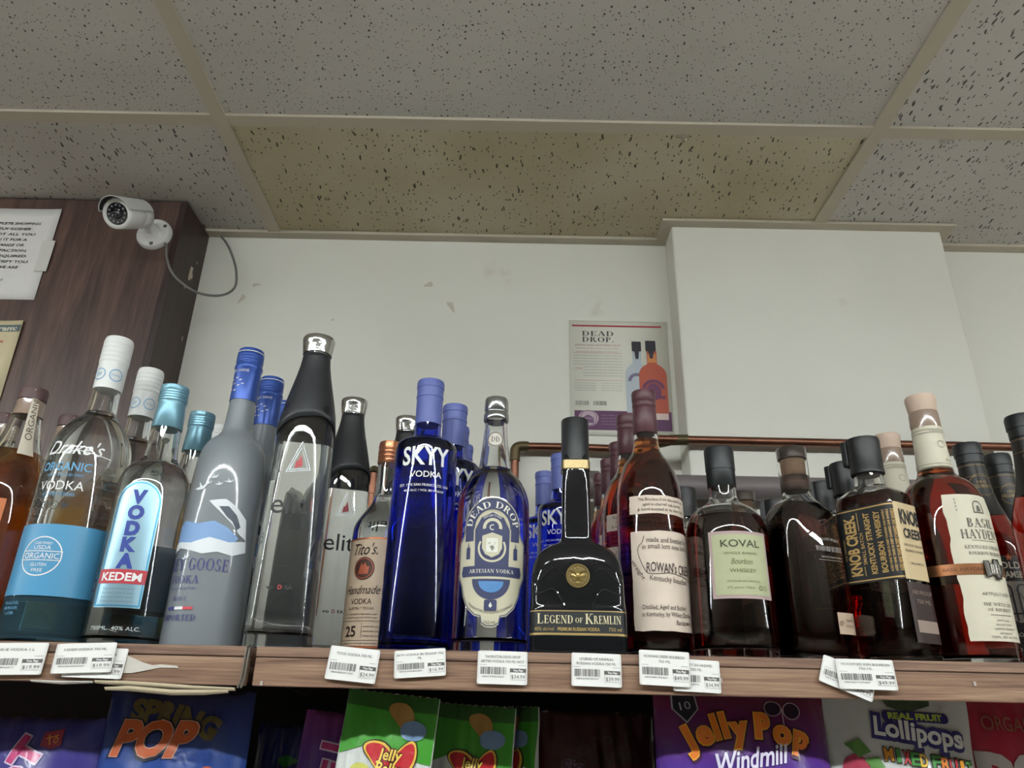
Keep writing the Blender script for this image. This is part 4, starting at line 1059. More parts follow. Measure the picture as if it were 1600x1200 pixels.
# --- round-shouldered whiskey with black cap and green label
def green_label_bottle():
    b = empty('green_label_whiskey')
    P = chaikin([(0, .038), (0, .0440), (.004, .0447), (.120, .0447), (.140, .0440), (.158, .0365), (.166, .0220), (.172, .0163), (.180, .0155), (.215, .0150)], 3)
    shell(b, P, G_CLEAR, L_DARK, .150, base=.012)
    rev(b, 'cap', [(.187, .0155), (.188, .0163), (.207, .0163), (.2075, .0168), (.232, .0170), (.2345, .0160), (.235, .003)], mat('cap_black', '191b1d', .42))
    f = [on_cyl(P, .0447, .0004 * k) for k in (1, 2, 3)]
    lb = Print().rect(-.0335, .058, .0335, .128).build('label', mat('mauve_label', 'a58f8d', .55), b, f[0], su=.004)
    Print().rect(-.0300, .0615, .0300, .1245).build('green_panel', mat('sage_green', 'a4a784', .55), lb, f[1], su=.004)
    p = Print(); p.text('KOVAL', 0, .1150, .0078, w=.042, bold=.012); p.build('name', mat('olive_ink', '3c4024', .5), lb, f[2], su=.003)
    p = Print(); p.text('SINGLE BARREL', 0, .1045, .0026, w=.036); p.text('Bourbon', 0, .0960, .0062, w=.022, shear=.3); p.text('WHISKEY', 0, .0865, .0040, w=.028); p.text('DISTILLED IN CHICAGO', 0, .0755, .0020, w=.034); p.text('47% alc/vol  750ml', -.004, .0690, .0022, w=.028); p.arc(.0175, .069, .0016, .0024); p.arc(.0235, .069, .0016, .0022)
    p.build('lettering', mat('olive_small', '676b3e', .5), lb, f[2], su=.003)
    return b
place(green_label_bottle(), 'bottle', None, [(.2410, .842, 2, 'round-shouldered dark whiskey with black cap and square green label')])

# --- flask whiskey with film-wrapped stopper
def flask_bottle():
    b = empty('flask_whiskey')
    rows = [(0, .034, .020, 4), (0, .0385, .0245, 4), (.004, .0395, .0255, 4.5), (.138, .0395, .0255, 4.5), (.160, .0365, .0240, 3.6), (.170, .0270, .0200, 3), (.177, .0180, .0170, 2.2), (.184, .0155, .0155, 2), (.205, .0140, .0140, 2)]
    P4 = chaikin(rows, 2); shell(b, P4, G_CLEAR, L_BLACK, .170, S=56)
    rev(b, 'stopper_collar', [(.186, .0156), (.187, .0160), (.2035, .0160), (.204, .0156)], mat('bronze_collar', '6f5f58', .35, .6))
    Print().text('CRAFTED WITH CARE BY LABROT', 0, .1955, .0022, w=.05).build('collar_lettering', mat('collar_red', 'a06a60', .5), b, on_cyl([(0, .0160), (1, .0160)], .016, .0004), su=.002)
    rev(b, 'cork', [(.2042, .0135), (.224, .0140)], mat('cork', 'a58a72', .8, noise=.25, nscale=120))
    rev(b, 'stopper_top', [(.2243, .0150), (.225, .0162), (.237, .0164), (.2385, .0156), (.239, .003)], mat('pewter', '77706c', .28, .85))
    sleeve(b, 'shrink_film', [(.186, .0166), (.205, .0168), (.224, .0170), (.2385, .0171)], glass('film', (.97, .97, .97), .03, 1.08))
    pr4 = [(r[0], r[1]) for r in P4]; pd = [(r[0], r[2]) for r in P4]
    def fs(eps):
        def f(u, v):
            hw, hd = interp(pr4, v), interp(pd, v); n = 4.5
            q = min(abs(u / hw), .999); return (u, -(hd * (1 - q ** n) ** (1 / n)) - eps, v)
        return f
    A_ = mat('ash_print', 'a9a4a0', .5); Print().text('DISTILLERS SELECT', .012, .128, .0028, w=.030, bend=.05).build('arched_lettering', A_, b, fs(.0005), su=.003); Print().text('WOODFORD RESERVE', .012, .117, .0055, w=.036, face='serif').build('name_lettering', A_, b, fs(.0005), su=.003); p = Print(); p.text('KENTUCKY STRAIGHT BOURBON', .014, .108, .0018, w=.028); p.rect(-.004, .1045, .028, .1049)
    p.build('white_lettering', mat('ash_print', 'a9a4a0', .5), b, fs(.0005), su=.003)
    lb = Print().rect(.010, .028, .0385, .050).build('foot_label', mat('amber_paper', 'b9a18c', .55), b, fs(.0005), su=.002)
    p = Print(); p.arc(.0145, .0385, .0022, .0030, 20, 250); p.arc(.0145, .0385, .0008, .0014); p.text('750 ML', .026, .042, .0028); p.text('45.2% ALC', .026, .0365, .0022); p.build('lettering', mat('umber_ink', '6f5340', .5), lb, fs(.0009), su=.003)
    return b
place(flask_bottle(), 'bottle', 'flask bottles with film-wrapped stoppers', [
    (.3285, .848, 20, 'dark flask-shaped whiskey with film-wrapped cork stopper, beside the green-label bottle'),
    (.327, 1.042, 8, 'film-wrapped flask bottle far back, stopper seen right of the black-capped green-label bottle')])

# --- square bourbon with black wax and gold-on-black label
def wax_bottle():
    b = empty('wax_topped_bourbon')
    W, D_ = .0362, .0255
    rows = [(0, W - .004, D_ - .004, 6), (0, W - .001, D_ - .001, 7), (.003, W, D_, 7), (.168, W, D_, 7), (.177, W - .002, D_ - .002, 6), (.1835, W - .010, D_ - .004, 4), (.187, .0185, .0178, 2.4), (.191, .0165, .0165, 2), (.215, .0150, .0150, 2)]
    P4 = chaikin(rows, 2); shell(b, P4, G_CLEAR, L_BLACK, .178, S=64)
    rev(b, 'wax_cap', [(.203, .0168), (.204, .0182), (.207, .0184), (.2085, .0178), (.236, .0182), (.2435, .0185), (.2465, .0178), (.2475, .0150), (.248, .003)], mat('black_wax', '141416', .42, bump=.5, nscale=45))
    V, Fc = box_vf(.0135, .0215, -.013, .010, .216, .2465, .0015); mobj('pull_tab', [(-x, y, z) for x, y, z in V], [q[::-1] for q in Fc], MATS['black_wax'], b)
    KL = mat('black_label', '15181a', .5); GP = mat('label_gold', 'b7955c', .4, .25)
    ff = lambda e: (lambda u, v: (u, -(D_ * (1 - min(abs(u / W), .999) ** 7) ** (1 / 7)) - e, v))
    lb = Print().rect(-.0340, .081, .0358, .163).build('front_label', KL, b, ff(.0004), su=.003)
    p = Print(); p.line([(.036, .1605), (-.0335, .1605), (-.0335, .0835), (.036, .0835)], .0016)
    p.text('KNOB CREEK.', -.0165, .122, .0135, w=.066, bold=.035, rot=pi / 2); p.text('THE ORIGINAL', -.0265, .118, .0026, w=.024, rot=pi / 2); p.text('SMALL BATCH', -.0045, .117, .0044, w=.034, bold=.01, rot=pi / 2); p.rect(-.0064, .137, -.0056, .157); p.rect(-.0064, .088, -.0056, .098)
    p.text('KENTUCKY STRAIGHT', .0045, .122, .0068, w=.066, bold=.03, rot=pi / 2); p.text('BOURBON  WHISKEY', .0165, .122, .0068, w=.066, bold=.03, rot=pi / 2)
    for i in range(3): p.text('AGED NINE YEARS IN DEEP CHARRED OAK BARRELS', .0245 + i * .0045, .122, .0026, w=.066, bold=.02, rot=pi / 2)
    p.build('lettering', GP, lb, ff(.0009), su=.003)
    fr = lambda e: (lambda u, v: (W * (1 - min(abs(u / D_), .999) ** 7) ** (1 / 7) + e, u, v))
    l2 = Print().rect(-.0215, .081, .0225, .163).build('side_label', mat('straw_label', 'c0ab86', .55), b, fr(.0004), su=.003)
    p = Print(); p.text('KNOB', .002, .148, .0155, w=.036, bold=.04); p.text('CREEK', .003, .130, .0105, w=.034, bold=.03); p.text('KENTUCKY STRAIGHT', .001, .117, .0026, w=.034); p.text('BOURBON WHISKEY', .001, .111, .0026, w=.034); p.text('SMALL BATCH', .001, .098, .0024, w=.024); p.build('side_lettering', INK_K, l2, fr(.0009), su=.003)
    l3 = Print().rect(-.0215, .018, .0225, .078).build('lower_label', mat('umber_label', '2a1a17', .5), b, fr(.0003), su=.003)
    p = Print(); p.text('100 PROOF', 0, .068, .0042, w=.034); p.text('750 ML', 0, .059, .0042, w=.026); p.rect(-.018, .028, .018, .040); p.build('lower_lettering', mat('dust_print', '8c7a70', .5), l3, fr(.0008), su=.003)
    return b
place(wax_bottle(), 'bottle', 'bourbon bottles topped with black wax', [
    (.4085, .834, -57, 'square bourbon bottle with black wax cap and gold-on-black label, frontmost'),
    (.425, .926, -60, 'black-waxed bourbon right behind the gold-on-black labelled one'),
    (.430, 1.015, -10, 'black-waxed bourbon behind the flask bottle, stamped cap showing'),
    (.247, 1.060, -30, 'black-waxed bourbon showing between maroon-capped bottle and green-label bottle'),
    (.397, 1.112, -30, 'black-waxed bourbon farthest back left of the film-wrapped stopper')])

# --- torn-label bourbon with copper belt
def belted_bottle():
    b = empty('belted_bourbon')
    P = chaikin([(0, .036), (0, .0428), (.004, .0435), (.145, .0445), (.175, .0430), (.196, .0350), (.205, .0225), (.213, .0183), (.265, .0158), (.285, .0150)], 3)
    shell(b, P, G_CLEAR, L_BOURBON, .214)
    rev(b, 'wooden_stopper', [(.2855, .0150), (.287, .0156), (.303, .0172), (.3065, .0172), (.3085, .0160), (.309, .003)], mat('pale_stopper', 'bfa795', .55, noise=.1, nscale=60))
    sleeve(b, 'film_collar', [(.266, .0163), (.271, .0168), (.283, .0166), (.2875, .0160)], mat('film_tan', 'a8907f', .18, trans=.35, coat=.6))
    nl = sleeve(b, 'neck_label', [(.214, .0189), (.24, .0176), (.2665, .0164)], CREAM)
    pf = on_cyl([(.214, .0189), (.24, .0176), (.2665, .0164)], .0176, .0006)
    p = Print(); p.rect(-.05, .2615, .05, .2620); p.rect(-.05, .2575, .05, .2580); p.rect(-.05, .2190, .05, .2194); p.text('KENTUCKY', 0, .2597, .0014, w=.02); p.text('BASIL', .008, .2235, .0026, w=.014, face='serif'); p.arc(0, .243, .004, .0045); p.build('neck_print', mat('grey_ink', '6c675c', .5), nl, pf, su=.002, sv=.006)
    r_ = random.Random(4); f, f2, f3 = [on_cyl(P, .0445, .0004 * k) for k in (1, 2.2, 4)]
    lft = [(-.0335 + r_.uniform(-.0014, .0014), .022 + (.176 - .022) * i / 22) for i in range(23)]
    lb = Print().poly([(.045, .022), (.045, .176)] + lft[::-1]).build('torn_label', CREAM, b, f, su=.004, sv=.02)
    p = Print(); p.text("BASIL", .004, .1440, .0098, w=.034, face='serif'); p.text("HAYDEN'S", .004, .1315, .0098, w=.052, face='serif'); p.rect(-.012, .1245, .020, .1249); p.text('KENTUCKY STRAIGHT', .004, .1175, .0036, w=.050, face='serif'); p.text('BOURBON WHISKEY', .004, .1110, .0036, w=.044, face='serif')
    q = Print(); q.arc(.004, .1625, .0055, .0066, 0, 180); q.rect(-.0026, .156, -.0015, .1625); q.rect(.0095, .156, .0106, .1625); q.rect(-.0026, .1550, .0106, .1562); q.disc(.004, .1615, .0022); q.rect(.0015, .157, .0065, .160); q.build('emblem', mat('grey_ink2', '57524a', .5), lb, f2, su=.003)
    p.build('name_lettering', mat('grey_ink2', '57524a', .5), lb, f2, su=.003); p = Print()
    p.text('ARTFULLY AGED', .004, .0690, .0034, w=.036, shear=.2); p.text('THE SUBTLE SIDE', .004, .0585, .0032, w=.038, face='serif'); p.text('OF BOURBON', .004, .0530, .0032, w=.030, face='serif'); p.rect(-.01, .0475, .018, .0480)
    for i, s in enumerate(('DISTILLED', 'AND BOTTLED BY', 'CLERMONT FRANKFORT', 'KENTUCKY USA')): p.text(s, .004, .0425 - i * .0042, .0020, w=.016 + .005 * (i % 3))
    p.text('750ML  40% ALC./VOL.', .004, .0262, .0022, w=.036)
    for i in range(4): p.text('8', -.021, .170 - i * .004, .0025)
    p.build('lettering', mat('grey_ink2', '57524a', .5), lb, f2, su=.003)
    bl = sleeve(b, 'copper_belt', [(.0885, .0453), (.1000, .0455)], mat('belt_copper', 'a5714f', .3, .85, noise=.12, nscale=60))
    Print().text('BASIL HAYDEN', -.026, .0942, .0036, w=.040, bold=.02).build('belt_lettering', mat('dark_copper', '6b4630', .4, .6), bl, on_cyl(P, .0445, .0016), su=.003)
    p = Print(); p.poly([(x - .0145, y) for x, y in [(.008, .086), (.013, .086), (.014, .0885), (.018, .0885), (.019, .0840), (.026, .0840), (.027, .089), (.031, .090), (.031, .099), (.027, .1), (.026, .105), (.019, .105), (.018, .100), (.014, .100), (.013, .1030), (.008, .1030)]])
    o = p.build('buckle', mat('pewter_buckle', '57544f', .35, .9), bl, on_cyl(P, .0445, .0022), su=.003); q = o.modifiers.new('thickness', 'SOLIDIFY'); q.thickness = .0014; q.offset = 1
    p = Print(); p.text('BH', .005, .0945, .0085, w=.012, face='serif'); p.build('buckle_relief', mat('pewter_light', '9a968d', .3, .9), bl, on_cyl(P, .0445, .0040), su=.003)
    return b
place(belted_bottle(), 'bottle', 'bourbon bottles with pale stoppers', [
    (.4950, .848, 13, 'bourbon bottle with pale wooden stopper, torn cream label and copper belt'),
    (.517, .985, 8, 'pale-stoppered bourbon half hidden between the waxed and belted bottles')])

# --- black-sleeved whiskey on the right
def sleeved_bottle():
    b = empty('black_necked_whiskey')
    P = chaikin([(0, .031), (0, .0378), (.004, .0385), (.140, .0385), (.165, .0375), (.190, .0300), (.215, .0205), (.25, .0160), (.280, .0148)], 3)
    shell(b, P, G_CLEAR, L_DARK, .215)
    rev(b, 'cap', [(.270, .0150), (.2705, .0168), (.282, .0168), (.2825, .0178), (.296, .0180), (.2995, .0168), (.300, .003)], mat('cap_black', '191b1d', .42))
    sl = [(.196, .0278), (.206, .0244), (.215, .0218), (.23, .0190), (.25, .0171), (.2698, .0160)]
    nl = sleeve(b, 'neck_sleeve', sl, mat('sleeve_black', '1d1a18', .4))
    p = Print(); p.rect(-.06, .2660, .06, .2666); p.rect(-.06, .2500, .06, .2504); p.text('OLD', 0, .2420, .0034, w=.012, face='serif'); p.text('WILLIAMSBURG', 0, .2360, .0044, w=.028, face='serif'); p.arc(0, .238, .0148, .0153, 20, 160); p.arc(0, .238, .0148, .0153, 200, 340)
    p.build('neck_print', mat('bronze_print', '9a7d52', .4, .4), nl, on_cyl(sl, .0185, .0006), su=.002, sv=.005)
    lb = Print().rect(-.046, .018, .046, .140).build('label', mat('sleeve_black2', '1b1816', .5), b, on_cyl(P, .0385, .0004), su=.004)
    f = on_cyl(P, .0385, .0009); f2 = on_cyl(P, .0385, .0013)
    p = Print(); p.text('OLD', 0, .128, .0085, w=.024, bold=.02); p.text('WILLIAMSBURG', 0, .1165, .0080, w=.060, bold=.02); p.build('lettering', mat('oat_print', 'c6bfae', .5), lb, f, su=.003)
    p = Print(); p.text('BOURBON WHISKEY', 0, .0445, .0050, w=.052); p.text('80 PROOF', 0, .0275, .0044, w=.03); p.build('lower_lettering', MATS['oat_print'], lb, f, su=.003)
    Print().rect(-.030, .052, .030, .108).build('picture', mat('etching_grey', '8d857b', .6, noise=.3, nscale=200), lb, f, su=.004)
    p = Print()
    for cx in (-.012, .008): p.rect(cx - .0075, .060, cx - .0055, .098); p.rect(cx + .0055, .060, cx + .0075, .098); p.arc(cx, .0975, .0055, .0075, 0, 180)
    p.rect(-.022, .068, .020, .070); p.line([(-.03, .095), (-.018, .078), (-.006, .092), (.0, .098), (.01, .08), (.03, .072)], .0008); p.poly([(-.03, .052), (.03, .052), (.02, .062), (-.004, .058), (-.02, .066)])
    p.build('picture_lines', INK_K, lb, f2, su=.004)
    Print().poly([(cos(radians(90 + 36 * i)) * (.005 if i % 2 == 0 else .0022), .138 - .0005 + sin(radians(90 + 36 * i)) * (.005 if i % 2 == 0 else .0022)) for i in range(10)]).build('star', mat('star_orange', 'c06a44', .5), lb, f2, su=.003)
    return b
place(sleeved_bottle(), 'bottle', 'black-necked whiskey bottles at the right', [
    (.636, .882, -14, 'black-capped dark whiskey cut by the right edge of the picture, nearest'),
    (.630, .992, -6, 'black-necked whiskey with pictorial label behind the belted bourbon'),
    (.697, 1.035, -6, 'black-necked whiskey farthest back, neck beside the right picture edge')])

# --- amber bottle at the far left
def amber_bottle():
    b = empty('amber_spirit_bottle')
    P = chaikin([(0, .036), (0, .0432), (.004, .0438), (.150, .0438), (.178, .0420), (.205, .0300), (.225, .0215), (.255, .0165), (.272, .0135), (.280, .0130)], 3)
    shell(b, P, G_CLEAR, L_AMBER, .212)
    rev(b, 'stopper', [(.2725, .0135), (.273, .0142), (.278, .0142), (.2785, .0155), (.291, .0158), (.2935, .0150), (.294, .003)], mat('brown_stopper', '513a38', .5, noise=.2, nscale=70))
    sleeve(b, 'neck_film', [(.258, .0168), (.27, .0150), (.2775, .0150)], mat('film_tan', 'a8907f', .18, trans=.35, coat=.6))
    st = Print().rect(-.0045, .205, .0045, .290).build('paper_strip', mat('strip_paper', 'c9bfae', .6), b, lambda u, v: ((interp(P + [(.3, .0150)], v) + .0012) * sin(u / .016 + .9), -(interp(P + [(.3, .0150)], v) + .0022) * cos(u / .016 + .9), v), su=.002, sv=.006)
    Print().text('ORGANIC', 0, .252, .0055, w=.055, rot=pi / 2).build('strip_lettering', mat('strip_ink', '5b4b40', .6), st, lambda u, v: ((interp(P + [(.3, .0150)], v) + .0016) * sin(u / .016 + .9), -(interp(P + [(.3, .0150)], v) + .0026) * cos(u / .016 + .9), v), su=.002, sv=.006)
    Print().rect(-.03, .105, .03, .150).build('label', mat('orange_label', 'bb6a3a', .5), b, on_cyl(P, .0438, .0004), su=.004)
    return b
place(amber_bottle(), 'bottle', 'amber bottles at the left edge', [
    (-.584, .846, 0, 'amber spirit bottle with brown stopper and paper strip at the left edge'),
    (-.674, .936, 0, 'amber bottle at the extreme left, only its brown stopper and neck showing'),
    (-.588, .940, 0, 'amber bottle behind the blue-banded bottle, brown stopper just showing')])
# ---------------------------------------------------------------- price tags on the shelf edge
M_CARD = mat('tag_card', 'd5d3d0', .45)
M_TXT = mat('tag_ink', '4a4848', .6)
M_BOX = mat('tag_dark_box', '55504e', .6)
def price_tag(x, z, w, h, rot, lines, price, label, off=0.0, lean=6, seed=1):
    e = empty('price_tag', (x, LIP - .0012 - off, CZ + z)); tag(e, label, 'price tag', 'price tags on the shelf edge')
    e.rotation_euler = (radians(-lean), radians(-rot), 0)
    n = 8; bow = .0012
    def f(ep): return lambda u, v: (u, -ep - .0004 - bow * (1 - (2 * u / w) ** 2) * .6, v)
    c = Print().poly(rr_pts(-w / 2, -h / 2, w / 2, h / 2, .0016)).build('card', M_CARD, e, f(0), su=w / 7)
    md = c.modifiers.new('thickness', 'SOLIDIFY'); md.thickness = .0005; md.offset = -1
    p = Print(); k = w / .048; q = h / .030
    for i, s in enumerate(lines): p.text(s, 0, (.0098 - i * .0042 - (0 if len(lines) > 1 else .0012)) * q, .0025 * q, w=min(.044, len(s) * .0019) * k)
    p.rect(-w * .46, .0022 * q, w * .46, .0025 * q)
    barcode(p, -w * .44, -.0062 * q, w * .08, .0004 * q, seed); p.text('0' + str(84279005551 + seed * 7919), -w * .18, -.0082 * q, .0015 * q, w=w * .44)
    p.text(price, w * .315, -.0078 * q, .0034 * q, w=w * .27)
    p.line([(w * .16, -.0042 * q), (w * .16, -.0108 * q), (w * .47, -.0108 * q), (w * .47, -.0042 * q)], .00025)
    p.build('lettering', M_TXT, e, f(.0003), su=None)
    b = Print().rect(w * .15, -.0040 * q, w * .475, -.0005 * q).build('price_heading', M_BOX, e, f(.0002), su=w / 7)
    Print().text('You Pay:', w * .315, -.0022 * q, .0020 * q, w=w * .2, bold=.03).build('heading_lettering', INK_W, b, f(.0005), su=None)
for a in [
    (-.480, .0385, .060, .0295, 1.5, ['DR-IE VODKA 1 L'], '$19.99', 'white price tag at the left end, below the blue-banded bottle', .001),
    (-.401, .0365, .058, .0280, -1, ['KEDEM VODKA 1 LTR'], '$18.99', 'price tag tucked behind another beside the torn shelf laminate', .0005),
    (-.411, .0405, .058, .0275, 2.5, ['KEDEM VODKA 750 ML'], '$19.99', 'price tag nineteen ninety-nine overlapping another beside the torn laminate', .004),
    (-.1515, .0400, .049, .0310, -4.5, ['TITOS VODKA 750 ML'], '$24.99', 'price tag twenty-four ninety-nine below the copper-capped bottle', .001),
    (-.0865, .0425, .050, .0255, 4.5, ['SKYY VODKA 80 PROOF 750', 'ML'], '$16.99', 'small slanting price tag below the cobalt bottle', .001),
    (-.0065, .0400, .0485, .0305, -.5, ['THORNTON DEAD DROP', 'ARTSN VODKA 750 ML NOT'], '$34.99', 'price tag thirty-four ninety-nine below the ornate oval label bottle', .001),
    (.0845, .0398, .0485, .0305, -1, ['LEGEND OF KREMLIN', 'RUSSIAN VODKA 750 ML'], '$39.99', 'price tag thirty-nine ninety-nine below the squat black bottle', .001),
    (.1810, .0365, .0460, .0295, -2, ['WILLETT SIV HNDMD', '750 ML'], '$34.99', 'price tag half covered by the maroon-capped bourbon tag', .0005),
    (.1500, .0425, .0490, .0320, -2, ['ROWANS CREEK BOURBON', '750 ML'], '$49.99', 'price tag below the maroon-capped bourbon, overlapping its neighbour', .004),
    (.3270, .0375, .0520, .0260, -21, ['MAKERS MARK'], '$39.99', 'steeply tilted price tag hanging below the flask whiskey tag', .0005),
    (.3440, .0410, .0560, .0275, -.5, ['WOODFORD RSRV BOURBON', '750 ML'], '$49.99', 'price tag forty-nine ninety-nine lying over a tilted tag', .004)]:
    price_tag(*a[:8], off=a[8], seed=int(abs(a[0]) * 1000))

# ---------------------------------------------------------------- sweets in bags under the shelf
ZB = CZ - .244        # lower deck
def bag_mat(name, col, rough=.28, grad=None):
    m = mat(name, col, rough, coat=.35)
    nt = m.node_tree; b = nt.nodes['Principled BSDF']
    tc = nt.nodes.new('ShaderNodeTexCoord'); n = nt.nodes.new('ShaderNodeTexNoise'); n.inputs['Scale'].default_value = 22; n.inputs['Detail'].default_value = 3; n.inputs['Distortion'].default_value = 1.2
    nt.links.new(tc.outputs['Object'], n.inputs['Vector'])
    bp = nt.nodes.new('ShaderNodeBump'); bp.inputs['Strength'].default_value = .35; bp.inputs['Distance'].default_value = .006
    nt.links.new(n.outputs['Fac'], bp.inputs['Height']); nt.links.new(bp.outputs[0], b.inputs['Normal']); nt.links.new(bp.outputs[0], b.inputs['Coat Normal'])
    if grad:      # colour change up the bag, mostly darker towards the top
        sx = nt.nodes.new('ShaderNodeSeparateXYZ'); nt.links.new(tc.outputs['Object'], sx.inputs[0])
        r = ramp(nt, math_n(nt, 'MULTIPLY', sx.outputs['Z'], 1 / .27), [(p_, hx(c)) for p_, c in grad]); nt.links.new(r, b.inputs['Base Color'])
    return m
class Bag:
    def __init__(s, name, x, y, w, h, d, m, label, rz=0, tilt=0, lean=0, seed=0):
        s.w, s.h, s.d, s.seed = w, h, d, seed
        s.e = empty(name, (x, y, ZB + .0008 + w / 2 * abs(sin(radians(tilt))))); s.e.rotation_euler = (radians(lean), radians(tilt), radians(rz)); tag(s.e, label, 'sweets bag', 'bags of sweets under the shelf')
        nu, nv = 36, 40; V, Fc = [], []
        for side in (0, 1):
            for j in range(nv + 1):
                for i in range(nu + 1):
                    V.append(s.at(-1 + 2 * i / nu, j / nv, side))
        o = (nu + 1) * (nv + 1)
        for side in (0, 1):
            for j in range(nv):
                for i in range(nu):
                    a = side * o + j * (nu + 1) + i; q = (a, a + 1, a + nu + 2, a + nu + 1)
                    Fc.append(q if side == 0 else q[::-1])
        edge = [j * (nu + 1) for j in range(nv + 1)]; 
        for j in range(nv):
            a, b = j * (nu + 1), (j + 1) * (nu + 1); Fc.append((a, b, b + o, a + o))
            a, b = j * (nu + 1) + nu, (j + 1) * (nu + 1) + nu; Fc.append((b, a, a + o, b + o))
        for i in range(nu):
            a = i; Fc.append((a + 1, a, a + o, a + 1 + o)); a = nv * (nu + 1) + i; Fc.append((a, a + 1, a + 1 + o, a + o))
        s.pouch = mobj('pouch', V, Fc, m, s.e, smooth=True, sharp=70)
    def at(s, u, v, side=0, eps=0):
        full = (1 - min(abs(u), 1) ** 2.4) ** .7 * (min(v / .12, 1) ** .6) * (min((1 - v) / .55, 1) ** .55 if v > .45 else 1)
        wr = .0016 * sin(u * 9 + s.seed + 5 * v) * sin(v * 17 + s.seed * 2) + .0012 * sin(u * 21 + v * 8 + s.seed)
        nar = 1 - .05 * full
        y = -(.0007 + s.d * full + wr * (1 if side == 0 else .5)) if side == 0 else (.0007 + s.d * .8 * full)
        top = .0010 * (1 if int((u + 1) * 60) % 2 else 0) if v > .995 else 0
        return (u * s.w / 2 * nar, y - eps, v * s.h + top)
    def map(s, k):
        return lambda u, v: s.at(u / (s.w / 2), min(max((s.h + v) / s.h, 0), 1), 0, .0007 + .0005 * k)
    def art(s, name, col, k, fill, rough=.35, parent=None):
        p = Print(); fill(p)
        return p.build(name, mat('bag_' + col, col, rough, coat=.2), parent or s.pouch, s.map(k), su=.004, sv=.004)
# every design is measured in metres down from the top edge of its bag
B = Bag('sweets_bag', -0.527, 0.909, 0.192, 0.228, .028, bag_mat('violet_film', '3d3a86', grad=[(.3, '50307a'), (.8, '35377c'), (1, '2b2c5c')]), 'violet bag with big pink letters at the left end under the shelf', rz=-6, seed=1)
B.art('letter_edge', 'c9b6cf', 1, lambda p: [p.text(c, .018 - .006 * i, -.034 - i * .030, .030, bold=.09, rot=1.25) for i, c in enumerate('TOA')])
B.art('lettering', 'b5336e', 2, lambda p: [p.text(c, .018 - .006 * i, -.034 - i * .030, .030, bold=.05, rot=1.25) for i, c in enumerate('TOA')])
B.art('emblem', '8e2f45', 1, lambda p: p.poly([(.030, -.014), (.052, -.010), (.055, -.026), (.043, -.030), (.030, -.027)]))
B.art('emblem_print', 'd08a3c', 2, lambda p: (p.line([(.036, -.016), (.040, -.026)], .0015), p.line([(.034, -.020), (.048, -.016)], .0012), p.arc(.046, -.021, .002, .0032)))
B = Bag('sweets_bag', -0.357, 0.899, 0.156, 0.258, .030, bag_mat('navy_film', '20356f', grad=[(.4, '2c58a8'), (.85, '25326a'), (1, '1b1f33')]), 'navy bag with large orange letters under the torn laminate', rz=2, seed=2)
B.art('top_lettering', '5c512f', 1, lambda p: p.text('SPRING', .000, -.024, .021, w=.100, bold=.06, rot=-.20, bend=.25))
B.art('letter_edge', '141725', 2, lambda p: p.text('POP', -.016, -.047, .034, w=.090, bold=.10, shear=.25))
B.art('letter_rim', 'cfa18d', 3, lambda p: p.text('POP', -.016, -.046, .033, w=.086, bold=.065, shear=.25))
B.art('lettering', 'b4552b', 4, lambda p: p.text('POP', -.016, -.046, .033, w=.084, bold=.045, shear=.25))
B.art('fruit', 'a8503a', 1, lambda p: (p.disc(.045, -.082, .010), p.disc(.020, -.098, .012)))
B = Bag('sweets_bag', -0.266, 0.990, 0.088, 0.222, .022, bag_mat('royal_film', '232a62'), 'small crumpled royal blue bag beside the navy one', rz=-14, tilt=3, seed=3)
B.art('fruit', '9c2f3a', 1, lambda p: (p.disc(-.012, -.062, .010, .014), p.disc(.006, -.080, .008)))
B.art('leaf', '2f6b35', 1, lambda p: p.poly([(-.010, -.036), (.006, -.030), (.020, -.036), (.004, -.044)]))
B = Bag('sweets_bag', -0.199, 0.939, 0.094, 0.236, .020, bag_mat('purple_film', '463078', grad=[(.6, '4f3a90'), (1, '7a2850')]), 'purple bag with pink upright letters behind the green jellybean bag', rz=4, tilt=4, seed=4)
B.art('letter_edge', 'd8c7dd', 1, lambda p: [p.text(c, -.010 + .003 * i, -.030 - i * .027, .024, bold=.10, rot=1.45) for i, c in enumerate('LER')])
B.art('lettering', 'c23a7c', 2, lambda p: [p.text(c, -.010 + .003 * i, -.030 - i * .027, .024, bold=.05, rot=1.45) for i, c in enumerate('LER')])
B.art('white_lettering', 'c9bdd6', 1, lambda p: [p.text(c, .022, -.034 - i * .026, .022, bold=.06, rot=1.45) for i, c in enumerate('BUB')])
